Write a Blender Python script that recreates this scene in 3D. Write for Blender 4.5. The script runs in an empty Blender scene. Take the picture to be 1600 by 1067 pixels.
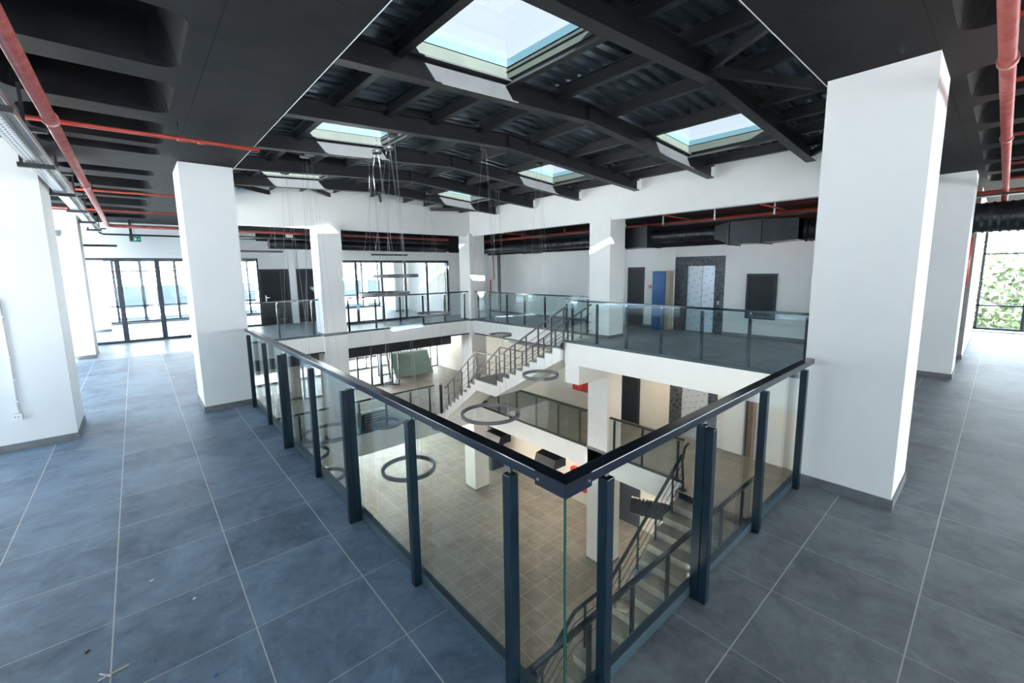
import bpy, bmesh, math, random
from mathutils import Vector, Matrix
random.seed(7)
SC = bpy.context.scene
COL = SC.collection

# ---------------------------------------------------------------- camera
H = 1.94
cd = bpy.data.cameras.new('camera'); cam = bpy.data.objects.new('camera', cd); COL.objects.link(cam)
F_PX, PITCH, ROLL, YAW = 668.06, .1352, .0140, .7185
fw = Vector((math.sin(YAW)*math.cos(PITCH), math.cos(YAW)*math.cos(PITCH), -math.sin(PITCH)))
rt0 = Vector((math.cos(YAW), -math.sin(YAW), 0)); dn0 = fw.cross(rt0)
rt = math.cos(ROLL)*rt0 + math.sin(ROLL)*dn0
dn = -math.sin(ROLL)*rt0 + math.cos(ROLL)*dn0
cam.matrix_world = Matrix(((rt.x, -dn.x, -fw.x, 0), (rt.y, -dn.y, -fw.y, 0), (rt.z, -dn.z, -fw.z, H), (0, 0, 0, 1)))
cd.sensor_width = 36; cd.lens = 36*F_PX/1600
cd.shift_y = -(533.5-512.05)/1600
cd.clip_start = .05; cd.clip_end = 400
SC.camera = cam

# ---------------------------------------------------------------- world, sun, exposure
w = bpy.data.worlds.new('world'); SC.world = w; w.use_nodes = True
bg = w.node_tree.nodes['Background']
bg.inputs[0].default_value = (.92, .955, 1, 1); bg.inputs[1].default_value = 5.0
sd = bpy.data.lights.new('sun', 'SUN'); sun = bpy.data.objects.new('sun', sd); COL.objects.link(sun)
sd.energy = 280; sd.angle = math.radians(.6); sd.color = (1, .95, .86)
sun.rotation_euler = Vector((.9, 2.4, -1)).to_track_quat('-Z', 'Y').to_euler()
sun.location = (-10, -20, 15)
SC.view_settings.view_transform = 'Standard'; SC.view_settings.look = 'None'
SC.view_settings.exposure = 1.62; SC.view_settings.gamma = 1; SC.view_settings.use_curve_mapping = False
SC.cycles.max_bounces = 10; SC.cycles.diffuse_bounces = 6; SC.cycles.glossy_bounces = 4
SC.cycles.transmission_bounces = 8; SC.cycles.transparent_max_bounces = 24
SC.cycles.use_denoising = True
SC.cycles.sample_clamp_indirect = 8
SC.cycles.caustics_reflective = False; SC.cycles.caustics_refractive = False

# ---------------------------------------------------------------- materials
def mat(name, col, rough=.6, metal=0, spec=.5):
    m = bpy.data.materials.new(name); m.use_nodes = True
    b = m.node_tree.nodes['Principled BSDF']
    b.inputs['Base Color'].default_value = (*col, 1); b.inputs['Roughness'].default_value = rough
    b.inputs['Metallic'].default_value = metal; b.inputs['Specular IOR Level'].default_value = spec
    return m

def N(m, t, **k):
    n = m.node_tree.nodes.new(t)
    for a, v in k.items(): setattr(n, a, v)
    return n

def L(m, a, b): m.node_tree.links.new(a, b)

def pos(m):
    g = N(m, 'ShaderNodeNewGeometry'); s = N(m, 'ShaderNodeSeparateXYZ'); L(m, g.outputs['Position'], s.inputs[0])
    return g.outputs['Position'], s.outputs

def mth(m, op, a, b=None, c=None):
    n = N(m, 'ShaderNodeMath', operation=op)
    for i, v in enumerate((a, b, c)):
        if v is None: continue
        if isinstance(v, (int, float)): n.inputs[i].default_value = v
        else: L(m, v, n.inputs[i])
    return n.outputs[0]

def noise(m, vec, scale, detail=4, rough=.6, dist=0):
    n = N(m, 'ShaderNodeTexNoise'); L(m, vec, n.inputs['Vector'])
    n.inputs['Scale'].default_value = scale; n.inputs['Detail'].default_value = detail
    n.inputs['Roughness'].default_value = rough; n.inputs['Distortion'].default_value = dist
    return n.outputs[0]

def ramp(m, fac, stops):
    r = N(m, 'ShaderNodeValToRGB'); L(m, fac, r.inputs[0]); e = r.color_ramp.elements
    while len(e) < len(stops): e.new(.5)
    for k, (p, c) in enumerate(stops): e[k].position = p; e[k].color = (*c, 1)
    return r.outputs[0]

def mix(m, fac, a, b):
    n = N(m, 'ShaderNodeMix', data_type='RGBA')
    if isinstance(fac, (int, float)): n.inputs[0].default_value = fac
    else: L(m, fac, n.inputs[0])
    for i, v in ((6, a), (7, b)):
        if isinstance(v, tuple): n.inputs[i].default_value = (*v, 1)
        else: L(m, v, n.inputs[i])
    return n.outputs[2]

def noisy(name, c1, c2, scale, rough=.6, metal=0, bump=0, r2=None, spec=.5):
    m = mat(name, c1, rough, metal, spec); b = m.node_tree.nodes['Principled BSDF']
    P, _ = pos(m); f = noise(m, P, scale)
    L(m, ramp(m, f, [(.3, c1), (.7, c2)]), b.inputs['Base Color'])
    if r2 is not None:
        mr = N(m, 'ShaderNodeMapRange'); L(m, f, mr.inputs[0]); mr.inputs[1].default_value = .3; mr.inputs[2].default_value = .7
        mr.inputs[3].default_value = rough; mr.inputs[4].default_value = r2; L(m, mr.outputs[0], b.inputs['Roughness'])
    if bump:
        bp = N(m, 'ShaderNodeBump'); bp.inputs['Strength'].default_value = bump; bp.inputs['Distance'].default_value = .01
        L(m, noise(m, P, scale*8), bp.inputs['Height']); L(m, bp.outputs[0], b.inputs['Normal'])
    return m

def tile_mat(name, c1, c2, grout, T, ox, oy, wx, wy, rough):
    m = mat(name, c1, rough); b = m.node_tree.nodes['Principled BSDF']
    P, s = pos(m)
    def line(c, off, wd):
        a = mth(m, 'ADD', c, 100*T-off); a = mth(m, 'MODULO', a, T)
        a = mth(m, 'MINIMUM', a, mth(m, 'SUBTRACT', T, a))
        return mth(m, 'LESS_THAN', a, wd/2)
    g = mth(m, 'MAXIMUM', line(s[0], ox, wx), line(s[1], oy, wy))
    n1 = noise(m, P, 2.2, 10, .72, .7); n2 = noise(m, P, 7, 6, .7, .8); n3 = noise(m, P, .35, 3)
    cx = mth(m, 'FLOOR', mth(m, 'DIVIDE', mth(m, 'ADD', s[0], -ox), T)); cy = mth(m, 'FLOOR', mth(m, 'DIVIDE', mth(m, 'ADD', s[1], -oy), T))
    cv = N(m, 'ShaderNodeCombineXYZ'); L(m, cx, cv.inputs[0]); L(m, cy, cv.inputs[1])
    wn = N(m, 'ShaderNodeTexWhiteNoise', noise_dimensions='2D'); L(m, cv.outputs[0], wn.inputs[0])
    f = mth(m, 'ADD', mth(m, 'MULTIPLY', n1, .55), mth(m, 'ADD', mth(m, 'MULTIPLY', n2, .3), mth(m, 'ADD', mth(m, 'MULTIPLY', n3, .2), mth(m, 'MULTIPLY', wn.outputs[0], .08))))
    base = ramp(m, f, [(.42, c1), (.66, c2)])
    # a few chalky smears
    sm = mth(m, 'MULTIPLY', mth(m, 'GREATER_THAN', noise(m, P, 2.3, 9, .75, 2.5), .62), .30)
    base = mix(m, sm, base, tuple(min(1, 1.5*v) for v in c2))
    L(m, mix(m, g, base, grout), b.inputs['Base Color'])
    r = mth(m, 'ADD', mth(m, 'MULTIPLY', n2, .35), rough-.17); L(m, r, b.inputs['Roughness'])
    bp = N(m, 'ShaderNodeBump'); bp.inputs['Strength'].default_value = .25; bp.inputs['Distance'].default_value = .003
    L(m, mth(m, 'SUBTRACT', n2, g), bp.inputs['Height']); L(m, bp.outputs[0], b.inputs['Normal'])
    return m

def glass_mat(name, tint, ior=1.5, extra=0.0, gl=(1, 1, 1)):
    m = bpy.data.materials.new(name); m.use_nodes = True; nt = m.node_tree; nt.nodes.clear()
    o = N(m, 'ShaderNodeOutputMaterial'); mx = N(m, 'ShaderNodeMixShader')
    t = N(m, 'ShaderNodeBsdfTransparent'); t.inputs[0].default_value = (*tint, 1)
    g = N(m, 'ShaderNodeBsdfGlossy'); g.inputs['Roughness'].default_value = .0; g.inputs[0].default_value = (*gl, 1)
    lw = N(m, 'ShaderNodeLayerWeight'); lw.inputs[0].default_value = .5
    f0 = ((ior-1)/(ior+1))**2+extra
    f = mth(m, 'ADD', mth(m, 'MULTIPLY', mth(m, 'POWER', lw.outputs['Facing'], 4), .8), f0)
    L(m, f, mx.inputs[0]); L(m, t.outputs[0], mx.inputs[1]); L(m, g.outputs[0], mx.inputs[2]); L(m, mx.outputs[0], o.inputs[0])
    return m

M = {}
M['plaster'] = noisy('white_plaster', (.79, .80, .80), (.84, .84, .83), 1.2, .75, bump=.05)
M['plaster_lo'] = noisy('cream_plaster', (.72, .69, .62), (.78, .75, .68), 1.2, .75, bump=.05)
M['soffit'] = M['plaster']
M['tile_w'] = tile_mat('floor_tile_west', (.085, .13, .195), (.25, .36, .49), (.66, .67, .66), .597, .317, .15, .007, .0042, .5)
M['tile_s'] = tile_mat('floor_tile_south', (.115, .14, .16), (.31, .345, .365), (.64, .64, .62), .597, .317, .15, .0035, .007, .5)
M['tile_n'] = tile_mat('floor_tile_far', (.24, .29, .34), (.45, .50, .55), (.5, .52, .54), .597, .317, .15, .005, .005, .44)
M['tile_1'] = tile_mat('floor_tile_middle_level', (.17, .16, .14), (.31, .285, .25), (.42, .40, .37), .597, .317, .15, .005, .005, .55)
M['tile_g'] = tile_mat('floor_tile_ground', (.17, .155, .138), (.34, .31, .275), (.62, .58, .5), .567, .36, .03, .009, .009, .45)
M['skirt'] = noisy('skirting_tile', (.12, .13, .14), (.2, .21, .22), 9, .5)
M['grey'] = noisy('shaft_lining', (.25, .24, .24), (.32, .31, .3), 4, .7)
def ceil_mat():
    m = mat('black_painted_concrete', (.02, .02, .022), .85, spec=.12); b = m.node_tree.nodes['Principled BSDF']
    P, s = pos(m)
    f = noise(m, P, 1.1, 8, .65)
    base = ramp(m, f, [(.3, (.013, .0135, .015)), (.75, (.028, .0278, .03))])
    def ln(c, v, wd=.008): return mth(m, 'LESS_THAN', mth(m, 'ABSOLUTE', mth(m, 'SUBTRACT', c, v)), wd/2)
    def per(c, off, T, wd=.007):
        a = mth(m, 'MODULO', mth(m, 'ADD', c, 50*T-off), T); return mth(m, 'LESS_THAN', a, wd)
    a = mth(m, 'MAXIMUM', ln(s[0], .525), mth(m, 'MULTIPLY', per(s[1], 3.72, 1.2), mth(m, 'GREATER_THAN', s[0], .525)))
    c = mth(m, 'MAXIMUM', ln(s[1], .435), mth(m, 'MULTIPLY', per(s[0], 1.86, 1.22), mth(m, 'LESS_THAN', s[1], 1.1)))
    a = mth(m, 'MULTIPLY', a, mth(m, 'LESS_THAN', s[0], 1.25)); c = mth(m, 'MULTIPLY', c, mth(m, 'GREATER_THAN', s[0], 1.25))
    L(m, mix(m, mth(m, 'MAXIMUM', a, c), base, (.006, .006, .007)), b.inputs['Base Color'])
    bp = N(m, 'ShaderNodeBump'); bp.inputs['Strength'].default_value = .3; bp.inputs['Distance'].default_value = .004
    L(m, noise(m, P, 30, 6), bp.inputs['Height']); L(m, bp.outputs[0], b.inputs['Normal'])
    return m
M['ceil'] = ceil_mat()
M['coffer'] = noisy('black_coffer', (.005, .0052, .006), (.011, .011, .012), 3, .8, spec=.12)
M['brail'] = noisy('bottom_rail_sheen', (.035, .065, .085), (.05, .085, .105), 6, .3)  # lighter than the rail paint, standing in for reflections on its top face
M['rail'] = noisy('blue_grey_paint', (.006, .018, .029), (.008, .022, .036), 5, .26, spec=.45)
M['railtop'] = noisy('dark_navy_rail_paint', (.004, .009, .022), (.006, .013, .030), 5, .12, spec=.7)
M['stairrail'] = noisy('stair_rail_paint', (.045, .052, .06), (.06, .066, .074), 5, .4)
M['steel'] = noisy('black_steel', (.020, .021, .023), (.027, .028, .030), 4, .5, spec=.3)
M['deck'] = mat('dark_corrugated_sheet', (.11, .14, .17), .27, .6)
M['red'] = noisy('red_pipe_paint', (.42, .05, .03), (.5, .07, .045), 10, .35)
M['redp'] = noisy('dusty_red_pipe', (.33, .045, .04), (.46, .15, .13), 9, .3, r2=.5)
M['redbox'] = mat('hydrant_red', (.5, .02, .015), .35)
M['galv'] = noisy('galvanised', (.45, .47, .48), (.62, .64, .65), 20, .35, .8)
M['duct'] = noisy('black_duct', (.010, .012, .016), (.02, .022, .028), 6, .3, .3)
M['frame'] = mat('window_frame', (.02, .03, .045), .4)
M['door'] = noisy('dark_door', (.012, .015, .02), (.017, .02, .026), 3, .5, spec=.3)
M['doorfr'] = mat('dark_door_frame', (.03, .037, .046), .45, spec=.3)
M['granite'] = noisy('dark_granite', (.004, .005, .008), (.11, .125, .145), 13, .35, spec=.3)
M['blue'] = mat('blue_panel', (.005, .085, .28), .45)
M['timber'] = noisy('brown_door', (.22, .13, .07), (.3, .18, .1), 6, .6)
M['beige'] = mat('beige_edge', (.42, .36, .26), .6)
M['board'] = noisy('green_plasterboard', (.28, .40, .38), (.32, .44, .41), 3, .8)
M['curb'] = noisy('curb_paint', (.035, .041, .037), (.045, .052, .044), 4, .7, spec=.2)
M['curbglass'] = mat('skylight_frame_paint', (.045, .09, .11), .4)
M['ring'] = mat('ring_grey', (.11, .115, .125), .4)
M['cable'] = mat('steel_cable', (.45, .46, .48), .4, .3)
M['chrome'] = mat('chrome', (.8, .8, .82), .12, 1)
M['whitep'] = mat('white_plastic', (.82, .82, .8), .4)
M['blackp'] = mat('black_plastic', (.012, .012, .014), .4)
M['tread'] = noisy('stair_tread', (.30, .30, .29), (.42, .42, .40), 3, .6)
M['tread_d'] = noisy('stair_tread_lower', (.20, .20, .18), (.34, .33, .29), 3, .5)
M['glass'] = glass_mat('balustrade_glass', (.93, .965, .965), 1.3, .002)
M['edge'] = mat('glass_edge', (.01, .09, .07), .1)
M['wglass'] = glass_mat('window_glass', (.90, .95, .98), 1.4)
M['oglass'] = glass_mat('tinted_outer_glass', (.62, .70, .76), 1.4)
M['skyglass'] = glass_mat('skylight_glass', (.058, .066, .073), 1.3)
M['protect'] = None
def steel_door():
    m = mat('film_covered_steel', (.5, .55, .6), .35, .3); b = m.node_tree.nodes['Principled BSDF']
    P, s = pos(m)
    u = mth(m, 'ADD', s[1], mth(m, 'MULTIPLY', s[2], .25)); v = mth(m, 'SUBTRACT', s[2], mth(m, 'MULTIPLY', s[1], -.35))
    a = mth(m, 'LESS_THAN', mth(m, 'MODULO', mth(m, 'ADD', u, 10), .17), .06)
    c = mth(m, 'LESS_THAN', mth(m, 'MODULO', mth(m, 'ADD', v, 10), .19), .02)
    L(m, mix(m, mth(m, 'MULTIPLY', a, c), (.50, .56, .62), (.12, .17, .25)), b.inputs['Base Color'])
    return m
M['lift'] = steel_door()
M['sign'] = mat('exit_green', (.0, .24, .2), .4)
M['signtop'] = mat('exit_green_light', (.15, .75, .62), .4)
M['conc'] = noisy('pale_concrete', (.32, .32, .31), (.4, .4, .39), .6, .8)
M['asphalt'] = noisy('pale_paving', (.42, .40, .38), (.55, .53, .5), .4, .9)
M['bwin'] = mat('far_building_glass', (.0022, .0035, .0045), .9, spec=.01)
M['bark'] = noisy('bark', (.12, .1, .08), (.2, .17, .14), 8, .9)
def leafm():
    m = mat('leaves', (.1, .2, .05), .6); b = m.node_tree.nodes['Principled BSDF']; P, _ = pos(m)
    L(m, ramp(m, noise(m, P, 1.3, 5), [(.35, (.03, .055, .018)), (.55, (.085, .12, .04)), (.7, (.20, .21, .09))]), b.inputs['Base Color'])
    return m
M['leaf'] = leafm()

# ---------------------------------------------------------------- mesh builder
class MB:
    def __init__(s): s.v = []; s.f = []; s.sm = []
    def add(s, vs, fs, smooth=False):
        o = len(s.v); s.v += [tuple(v) for v in vs]
        for f in fs: s.f.append([o+i for i in f]); s.sm.append(smooth)
        return s
    def box(s, x0, x1, y0, y1, z0, z1):
        x0, x1 = min(x0, x1), max(x0, x1); y0, y1 = min(y0, y1), max(y0, y1); z0, z1 = min(z0, z1), max(z0, z1)
        return s.add([(x0, y0, z0), (x1, y0, z0), (x1, y1, z0), (x0, y1, z0), (x0, y0, z1), (x1, y0, z1), (x1, y1, z1), (x0, y1, z1)],
                     [(0, 3, 2, 1), (4, 5, 6, 7), (0, 1, 5, 4), (1, 2, 6, 5), (2, 3, 7, 6), (3, 0, 4, 7)])
    def bar(s, p, q, a, b, up=(0, 0, 1)):
        p, q = Vector(p), Vector(q); d = (q-p).normalized(); up = Vector(up)
        if abs(d.dot(up)) > .99: up = Vector((1, 0, 0))
        sd = d.cross(up).normalized(); u = sd.cross(d).normalized()
        vs = []
        for c in (p, q):
            for i, j in ((-1, -1), (1, -1), (1, 1), (-1, 1)): vs.append(c+sd*(i*a/2)+u*(j*b/2))
        return s.add(vs, [(3, 2, 1, 0), (4, 5, 6, 7), (0, 1, 5, 4), (1, 2, 6, 5), (2, 3, 7, 6), (3, 0, 4, 7)])
    def tube(s, pts, r, n=8, cap=True, radii=None):
        pts = [Vector(p) for p in pts]; rings = []; prev = None
        for i, p in enumerate(pts):
            d = (pts[min(i+1, len(pts)-1)]-pts[max(i-1, 0)]).normalized()
            if prev is None:
                up = Vector((0, 0, 1)) if abs(d.z) < .9 else Vector((1, 0, 0)); a = d.cross(up).normalized()
            else: a = (prev-d*prev.dot(d)).normalized()
            prev = a; b = d.cross(a); rr = radii[i] if radii else r
            rings.append([p+a*(rr*math.cos(t*2*math.pi/n))+b*(rr*math.sin(t*2*math.pi/n)) for t in range(n)])
        vs = [v for R in rings for v in R]; fs = []
        for i in range(len(rings)-1):
            for t in range(n): fs.append((i*n+t, i*n+(t+1) % n, (i+1)*n+(t+1) % n, (i+1)*n+t))
        s.add(vs, fs, True)
        if cap:
            o = len(s.v)-len(vs); s.f.append([o+t for t in range(n)][::-1]); s.sm.append(False)
            s.f.append([o+(len(rings)-1)*n+t for t in range(n)]); s.sm.append(False)
        return s
    def prism(s, poly, axis, a, b):
        """poly in the two other axes, extruded along axis from a to b"""
        n = len(poly)
        def P(u, v, k): return (k, u, v) if axis == 0 else ((u, k, v) if axis == 1 else (u, v, k))
        vs = [P(u, v, a) for u, v in poly]+[P(u, v, b) for u, v in poly]
        return s.add(vs, [tuple(range(n))[::-1], tuple(range(n, 2*n))]+[(i, (i+1) % n, n+(i+1) % n, n+i) for i in range(n)])
    def build(s, name, m, parent=None, bevel=0):
        me = bpy.data.meshes.new(name); me.from_pydata(s.v, [], s.f); me.update()
        bm = bmesh.new(); bm.from_mesh(me); bmesh.ops.recalc_face_normals(bm, faces=bm.faces); bm.to_mesh(me); bm.free()
        for p, k in zip(me.polygons, s.sm): p.use_smooth = k
        me.materials.append(M[m] if isinstance(m, str) else m)
        o = bpy.data.objects.new(name, me); COL.objects.link(o)
        if parent is not None: o.parent = parent; o.matrix_parent_inverse = parent.matrix_world.inverted()
        if bevel:
            bv = o.modifiers.new('bevel', 'BEVEL'); bv.width = bevel; bv.segments = 2; bv.limit_method = 'ANGLE'
        return o

def box(*a): return MB().box(*a)

def thing(name, label, cat, loc=(0, 0, 0), group=None):
    o = bpy.data.objects.new(name, None); COL.objects.link(o); o.location = loc; o.empty_display_size = .1
    o.matrix_world = Matrix.Translation(loc)
    o['label'] = label; o['category'] = cat
    if group: o['group'] = group
    return o

def tag(o, label, cat, group=None, kind=None):
    o['label'] = label; o['category'] = cat
    if group: o['group'] = group
    if kind: o['kind'] = kind
    return o

def struct(name, mb, m, label=None, cat=None):
    if isinstance(mb, MB) and name.startswith('wall_') and len(mb.f) > 6 and len(mb.f) == 6*(len(mb.v)//8):
        for i in range(len(mb.v)//8):                     # each wall piece its own object
            q = MB(); q.add(mb.v[8*i:8*i+8], [(0, 3, 2, 1), (4, 5, 6, 7), (0, 1, 5, 4), (1, 2, 6, 5), (2, 3, 7, 6), (3, 0, 4, 7)]); o = q.build(name, m); o['kind'] = 'structure'
            if label: o['label'] = label; o['category'] = cat
        return o
    o = mb.build(name, m) if isinstance(mb, MB) else mb
    o['kind'] = 'structure'
    if label: o['label'] = label; o['category'] = cat
    return o

ORD = ['first', 'second', 'third', 'fourth', 'fifth', 'sixth', 'seventh', 'eighth', 'ninth', 'tenth', 'eleventh', 'twelfth', 'thirteenth']
Z1, ZG = -3.4, -7.0
XW, XE, YS, YN = 1.2, 9.75, 1.1, 13.5       # the atrium opening
CZ = 3.4                                     # soffit of the top floor

# ---------------------------------------------------------------- floors
XL, YB = -4.0, -10.0                          # west and south limits of the building
struct('floor', MB().box(XL, XW, YB, YN, -.45, 0), 'tile_w', 'blue-grey stone tile floor left of the glass balustrade', 'floor')
struct('floor', MB().box(XW, 17.9, YB, YS, -.45, 0), 'tile_s', 'dark grey stone tile floor right of the glass balustrade', 'floor')
struct('floor', MB().box(XL, XE, YN, 22.7, -.45, 0).box(XE, 12.6, YS, 22.7, -.45, 0).box(8.45, XE, 2.0, 7.55, -.45, 0).box(XE-1.3, XE, YS, 2.0, -.45, 0), 'tile_n', 'grey tile floor on the far side of the atrium, top level', 'floor')
struct('floor', MB().box(XE, 17.9, YB, 22.7, Z1-.6, Z1).box(XW, XE, YB, 3.0, Z1-.6, Z1).box(9.31, XE, 3.0, 4.75, Z1-.6, Z1).box(XL, XE, YN, 22.7, Z1-.6, Z1).box(XL, XW, YB, YN, Z1-.6, Z1), 'tile_1', 'dusty grey tile floor of the middle level', 'floor')
struct('floor', MB().box(XL, 17.9, YB, 22.7, ZG-.3, ZG), 'tile_g', 'brownish grey tile floor of the ground level', 'floor')
# white slab edges round the opening (fascias), slightly proud of the slabs
fa = MB()
fa.box(XW, 8.45, YN-.03, YN, -.47, .012).box(8.45, XE, YN-.03, YN, -.47, .012)
fa.box(XE-.03, XE, 7.55, YN, -.47, .012)
fa.box(8.42, 8.45, 1.1, 7.55, -.56, .012).box(8.42, 9.75, 7.52, 7.55, -.56, .012)
fa.box(XW, 8.45, YS, YS+.03, -.47, .012).box(XW, XW+.03, YS, YN, -.47, .012)
struct('trim_1', fa, 'plaster', 'white slab edge band around the top level opening', 'slab edge')
fa = MB()
fa.box(XW, XE, YN-.03, YN, Z1-.72, Z1+.012).box(XE-.03, XE, 4.78, YN, Z1-.62, Z1+.012).box(XW, 9.31, 3.0, 3.03, Z1-.62, Z1+.012).box(XW, XW+.03, 3.0, YN, Z1-.62, Z1+.012)
struct('trim_2', fa, 'plaster', 'white slab edge band around the middle level opening', 'slab edge')
# soffits of both lower storeys
so = MB(); so.box(XL, 17.9, YB, YS, -.52, -.451).box(XL, XW, YS, YN, -.52, -.451).box(XL, XE-.04, YN+.0, 22.7, -.52, -.451).box(XE, 17.9, YS, 22.7, -.52, -.451)
struct('ceiling', so, 'ceil', 'black soffit above the middle level', 'ceiling')
so = MB(); so.box(8.46, 9.74, 1.12, 7.5, -.56, -.452)
struct('ceiling', so, 'plaster', 'white underside of the projecting landing strip', 'ceiling')
so = MB(); so.box(8.46, 9.75, 7.05, 7.53, -1.08, -.56)
struct('trim_3', so, 'plaster', 'white beam under the head of the upper stair', 'beam')

# ---------------------------------------------------------------- upper ceiling with coffers
def rrect(x0, x1, y0, y1, r, n=5):
    out = []
    for cx, cy, a0 in ((x1-r, y1-r, 0), (x0+r, y1-r, 90), (x0+r, y0+r, 180), (x1-r, y0+r, 270)):
        for k in range(n+1):
            a = math.radians(a0+90*k/n); out.append((cx+r*math.cos(a), cy+r*math.sin(a)))
    return out
def coffer_ceiling(cells, rects, z, depth=.34):
    m = MB(); c = MB()
    for x0, x1, y0, y1, b in cells:
        o = rrect(x0-b, x1+b, y0-b, y1+b, .0005); i = rrect(x0, x1, y0, y1, .13); n = len(o)
        m.add([(*p, z) for p in o]+[(*p, z) for p in i], [(k, (k+1) % n, n+(k+1) % n, n+k) for k in range(n)])
        loops = [(i, z), (rrect(x0+.015, x1-.015, y0+.015, y1-.015, .13), z+.03), (rrect(x0+.10, x1-.10, y0+.10, y1-.10, .10), z+depth-.05), (rrect(x0+.15, x1-.15, y0+.15, y1-.15, .08), z+depth)]
        vs = []; fs = []
        for lp, zz in loops: vs += [(*p, zz) for p in lp]
        for a in range(3):
            for k in range(n): fs.append((a*n+k, a*n+(k+1) % n, (a+1)*n+(k+1) % n, (a+1)*n+k))
        fs.append(tuple(range(3*n, 4*n)))
        c.add(vs, fs, False)
    for x0, x1, y0, y1 in rects: m.add([(x0, y0, z), (x1, y0, z), (x1, y1, z), (x0, y1, z)], [(0, 1, 2, 3)])
    return m, c
cells = []; rects = []
# west bay: one visible column of coffers and one beyond the tray
ys = [(-2.45, -1.55), (-1.3, -.4), (-.1, .78), (1.0, 1.85), (2.08, 2.93), (3.2, 4.08), (4.38, 5.22), (5.55, 6.45), (6.66, 7.03), (8.13, 8.54), (8.97, 9.86), (10.15, 11.0), (11.25, 12.3), (12.75, 13.9), (14.1, 15.0)]
cols = [(-.62, .39), (-1.86, -.85), (-3.1, -2.1)]
b = .06
for i, (xa, xb) in enumerate(cols):
    for (ya, yb) in ys: cells.append((xa, xb, ya, yb, b))
    for k in range(len(ys)+1):
        lo = YB if k == 0 else ys[k-1][1]+b; hi = 22.7 if k == len(ys) else ys[k][0]-b
        rects.append((xa-b, xb+b, lo, hi))
xs_ = sorted([(a-b, c+b) for a, c in cols]); e = XL
for a, c in xs_: rects.append((e, a, YB, 22.7)); e = c
rects.append((e, XW, YB, 22.7))
# south bay coffers
xs2 = [(1.9, 2.8), (3.1, 4.15), (4.95, 5.8), (6.02, 6.95), (7.2, 8.15), (8.45, 9.4), (9.7, 10.6), (10.9, 11.8)]
rw = [(-.75, .33), (-2.1, -1.0)]
for ya, yb in rw:
    for xa, xb in xs2: cells.append((xa, xb, ya, yb, b))
    for k in range(len(xs2)+1):
        lo = XW if k == 0 else xs2[k-1][1]+b; hi = 17.9 if k == len(xs2) else xs2[k][0]-b
        rects.append((lo, hi, ya-b, yb+b))
rects += [(XW, 17.9, .33+b, YS), (XW, 17.9, -1.0+b, -.75-b), (XW, 17.9, YB, -2.1-b)]
m_, c_ = coffer_ceiling(cells, rects, CZ)
struct('ceiling', m_, 'ceil', 'black painted concrete ceiling with rows of coffers', 'ceiling')
struct('ceiling', c_, 'coffer', 'deep round-cornered coffers in the black ceiling', 'ceiling coffers')
struct('ceiling', MB().box(XW, XE+.2, YN+.2, 22.7, CZ, CZ+.1).box(XE+.2, 17.9, YS, 22.7, CZ, CZ+.1), 'ceil', 'black ceiling beyond the far side of the atrium', 'ceiling')
struct('ceiling', MB().box(XL-.3, XW-.05, YB-.3, 23, CZ+.42, CZ+.6).box(XW-.05, 18, YB-.3, YS-.05, CZ+.42, CZ+.6).box(XW-.05, 18, YN+.2, 23, CZ+.42, CZ+.6).box(XE+.2, 18, YS-.05, YN+.2, CZ+.42, CZ+.6), 'ceil')

# ---------------------------------------------------------------- atrium upstand walls (white fascias above the openings)
ZT = 4.52
struct('wall_north', box(XW, XE, YN, YN+.2, 3.22, ZT), 'plaster', 'long white upstand wall over the far left gallery opening', 'wall')
struct('wall_east', box(XE, XE+.2, YS-.2, YN+.2, 3.22, ZT), 'plaster', 'long white upstand wall over the far right gallery opening', 'wall')
struct('wall_west', box(XW-.05, XW-.003, YS-.05, YN, CZ+.012, ZT), 'plaster')
struct('wall_south', box(XW, XE, YS-.05, YS-.003, CZ+.012, ZT), 'plaster')

struct('trim_4', MB().box(XW-.002, XW+.004, YS, YN, CZ-.002, CZ+.01).box(XW, XE, YS-.002, YS+.004, CZ-.002, CZ+.01), 'plaster', 'thin white plaster lip along the ceiling edge', 'trim')
# ---------------------------------------------------------------- columns
def column(x0, x1, y0, y1, z0, z1, label, skirts=(0,), m='plaster', grp='white square columns'):
    t = thing('column', label, 'column', ((x0+x1)/2, (y0+y1)/2, z0), grp)
    box(x0, x1, y0, y1, z0, z1).build('shaft', m, t)
    for s in skirts:
        k = MB(); d = .012
        k.box(x0-d, x1+d, y0-d, y0, s, s+.085).box(x0-d, x1+d, y1, y1+d, s, s+.085).box(x0-d, x0, y0, y1, s, s+.085).box(x1, x1+d, y0, y1, s, s+.085)
        k.build('skirting', 'skirt', t)
    return t
column(-1.5, -.69, 7.12, 7.95, 0, CZ, 'white column at the left edge of the view with a socket and conduit on it')
column(.57, 1.18, 7.23, 8.1, 0, CZ, 'white column at the far end of the left balustrade')
column(-1.95, -.86, 14.0, 14.9, 0, CZ, 'white column standing behind the leftmost one, before the glazed partition')
column(4.34, 5.05, .42, 1.07, 0, CZ, 'large white column at the end of the right balustrade')
column(10.2, 10.9, .42, 1.1, 0, CZ, 'white column behind the large right one, on the right walkway')
column(4.17, 4.86, 13.42, 14.1, ZG, 3.3, 'tall white column rising through all levels at the far left gallery, sunlit at its top', (0, Z1, ZG))
column(9.6, 10.3, 13.36, 14.05, ZG, 3.3, 'tall white column in the far corner of the atrium', (0, Z1, ZG))
column(9.72, 10.4, 7.05, 7.75, ZG, 3.3, 'tall white column at the far right gallery by the head of the stairs', (0, Z1, ZG))
column(-1.65, -.78, 20.3, 21, 0, CZ, 'white column inside the far left room behind the glass')
column(9.3, 9.95, 19.1, 19.8, 0, CZ, 'pale column inside the far room behind the middle glazed partition')
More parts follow.
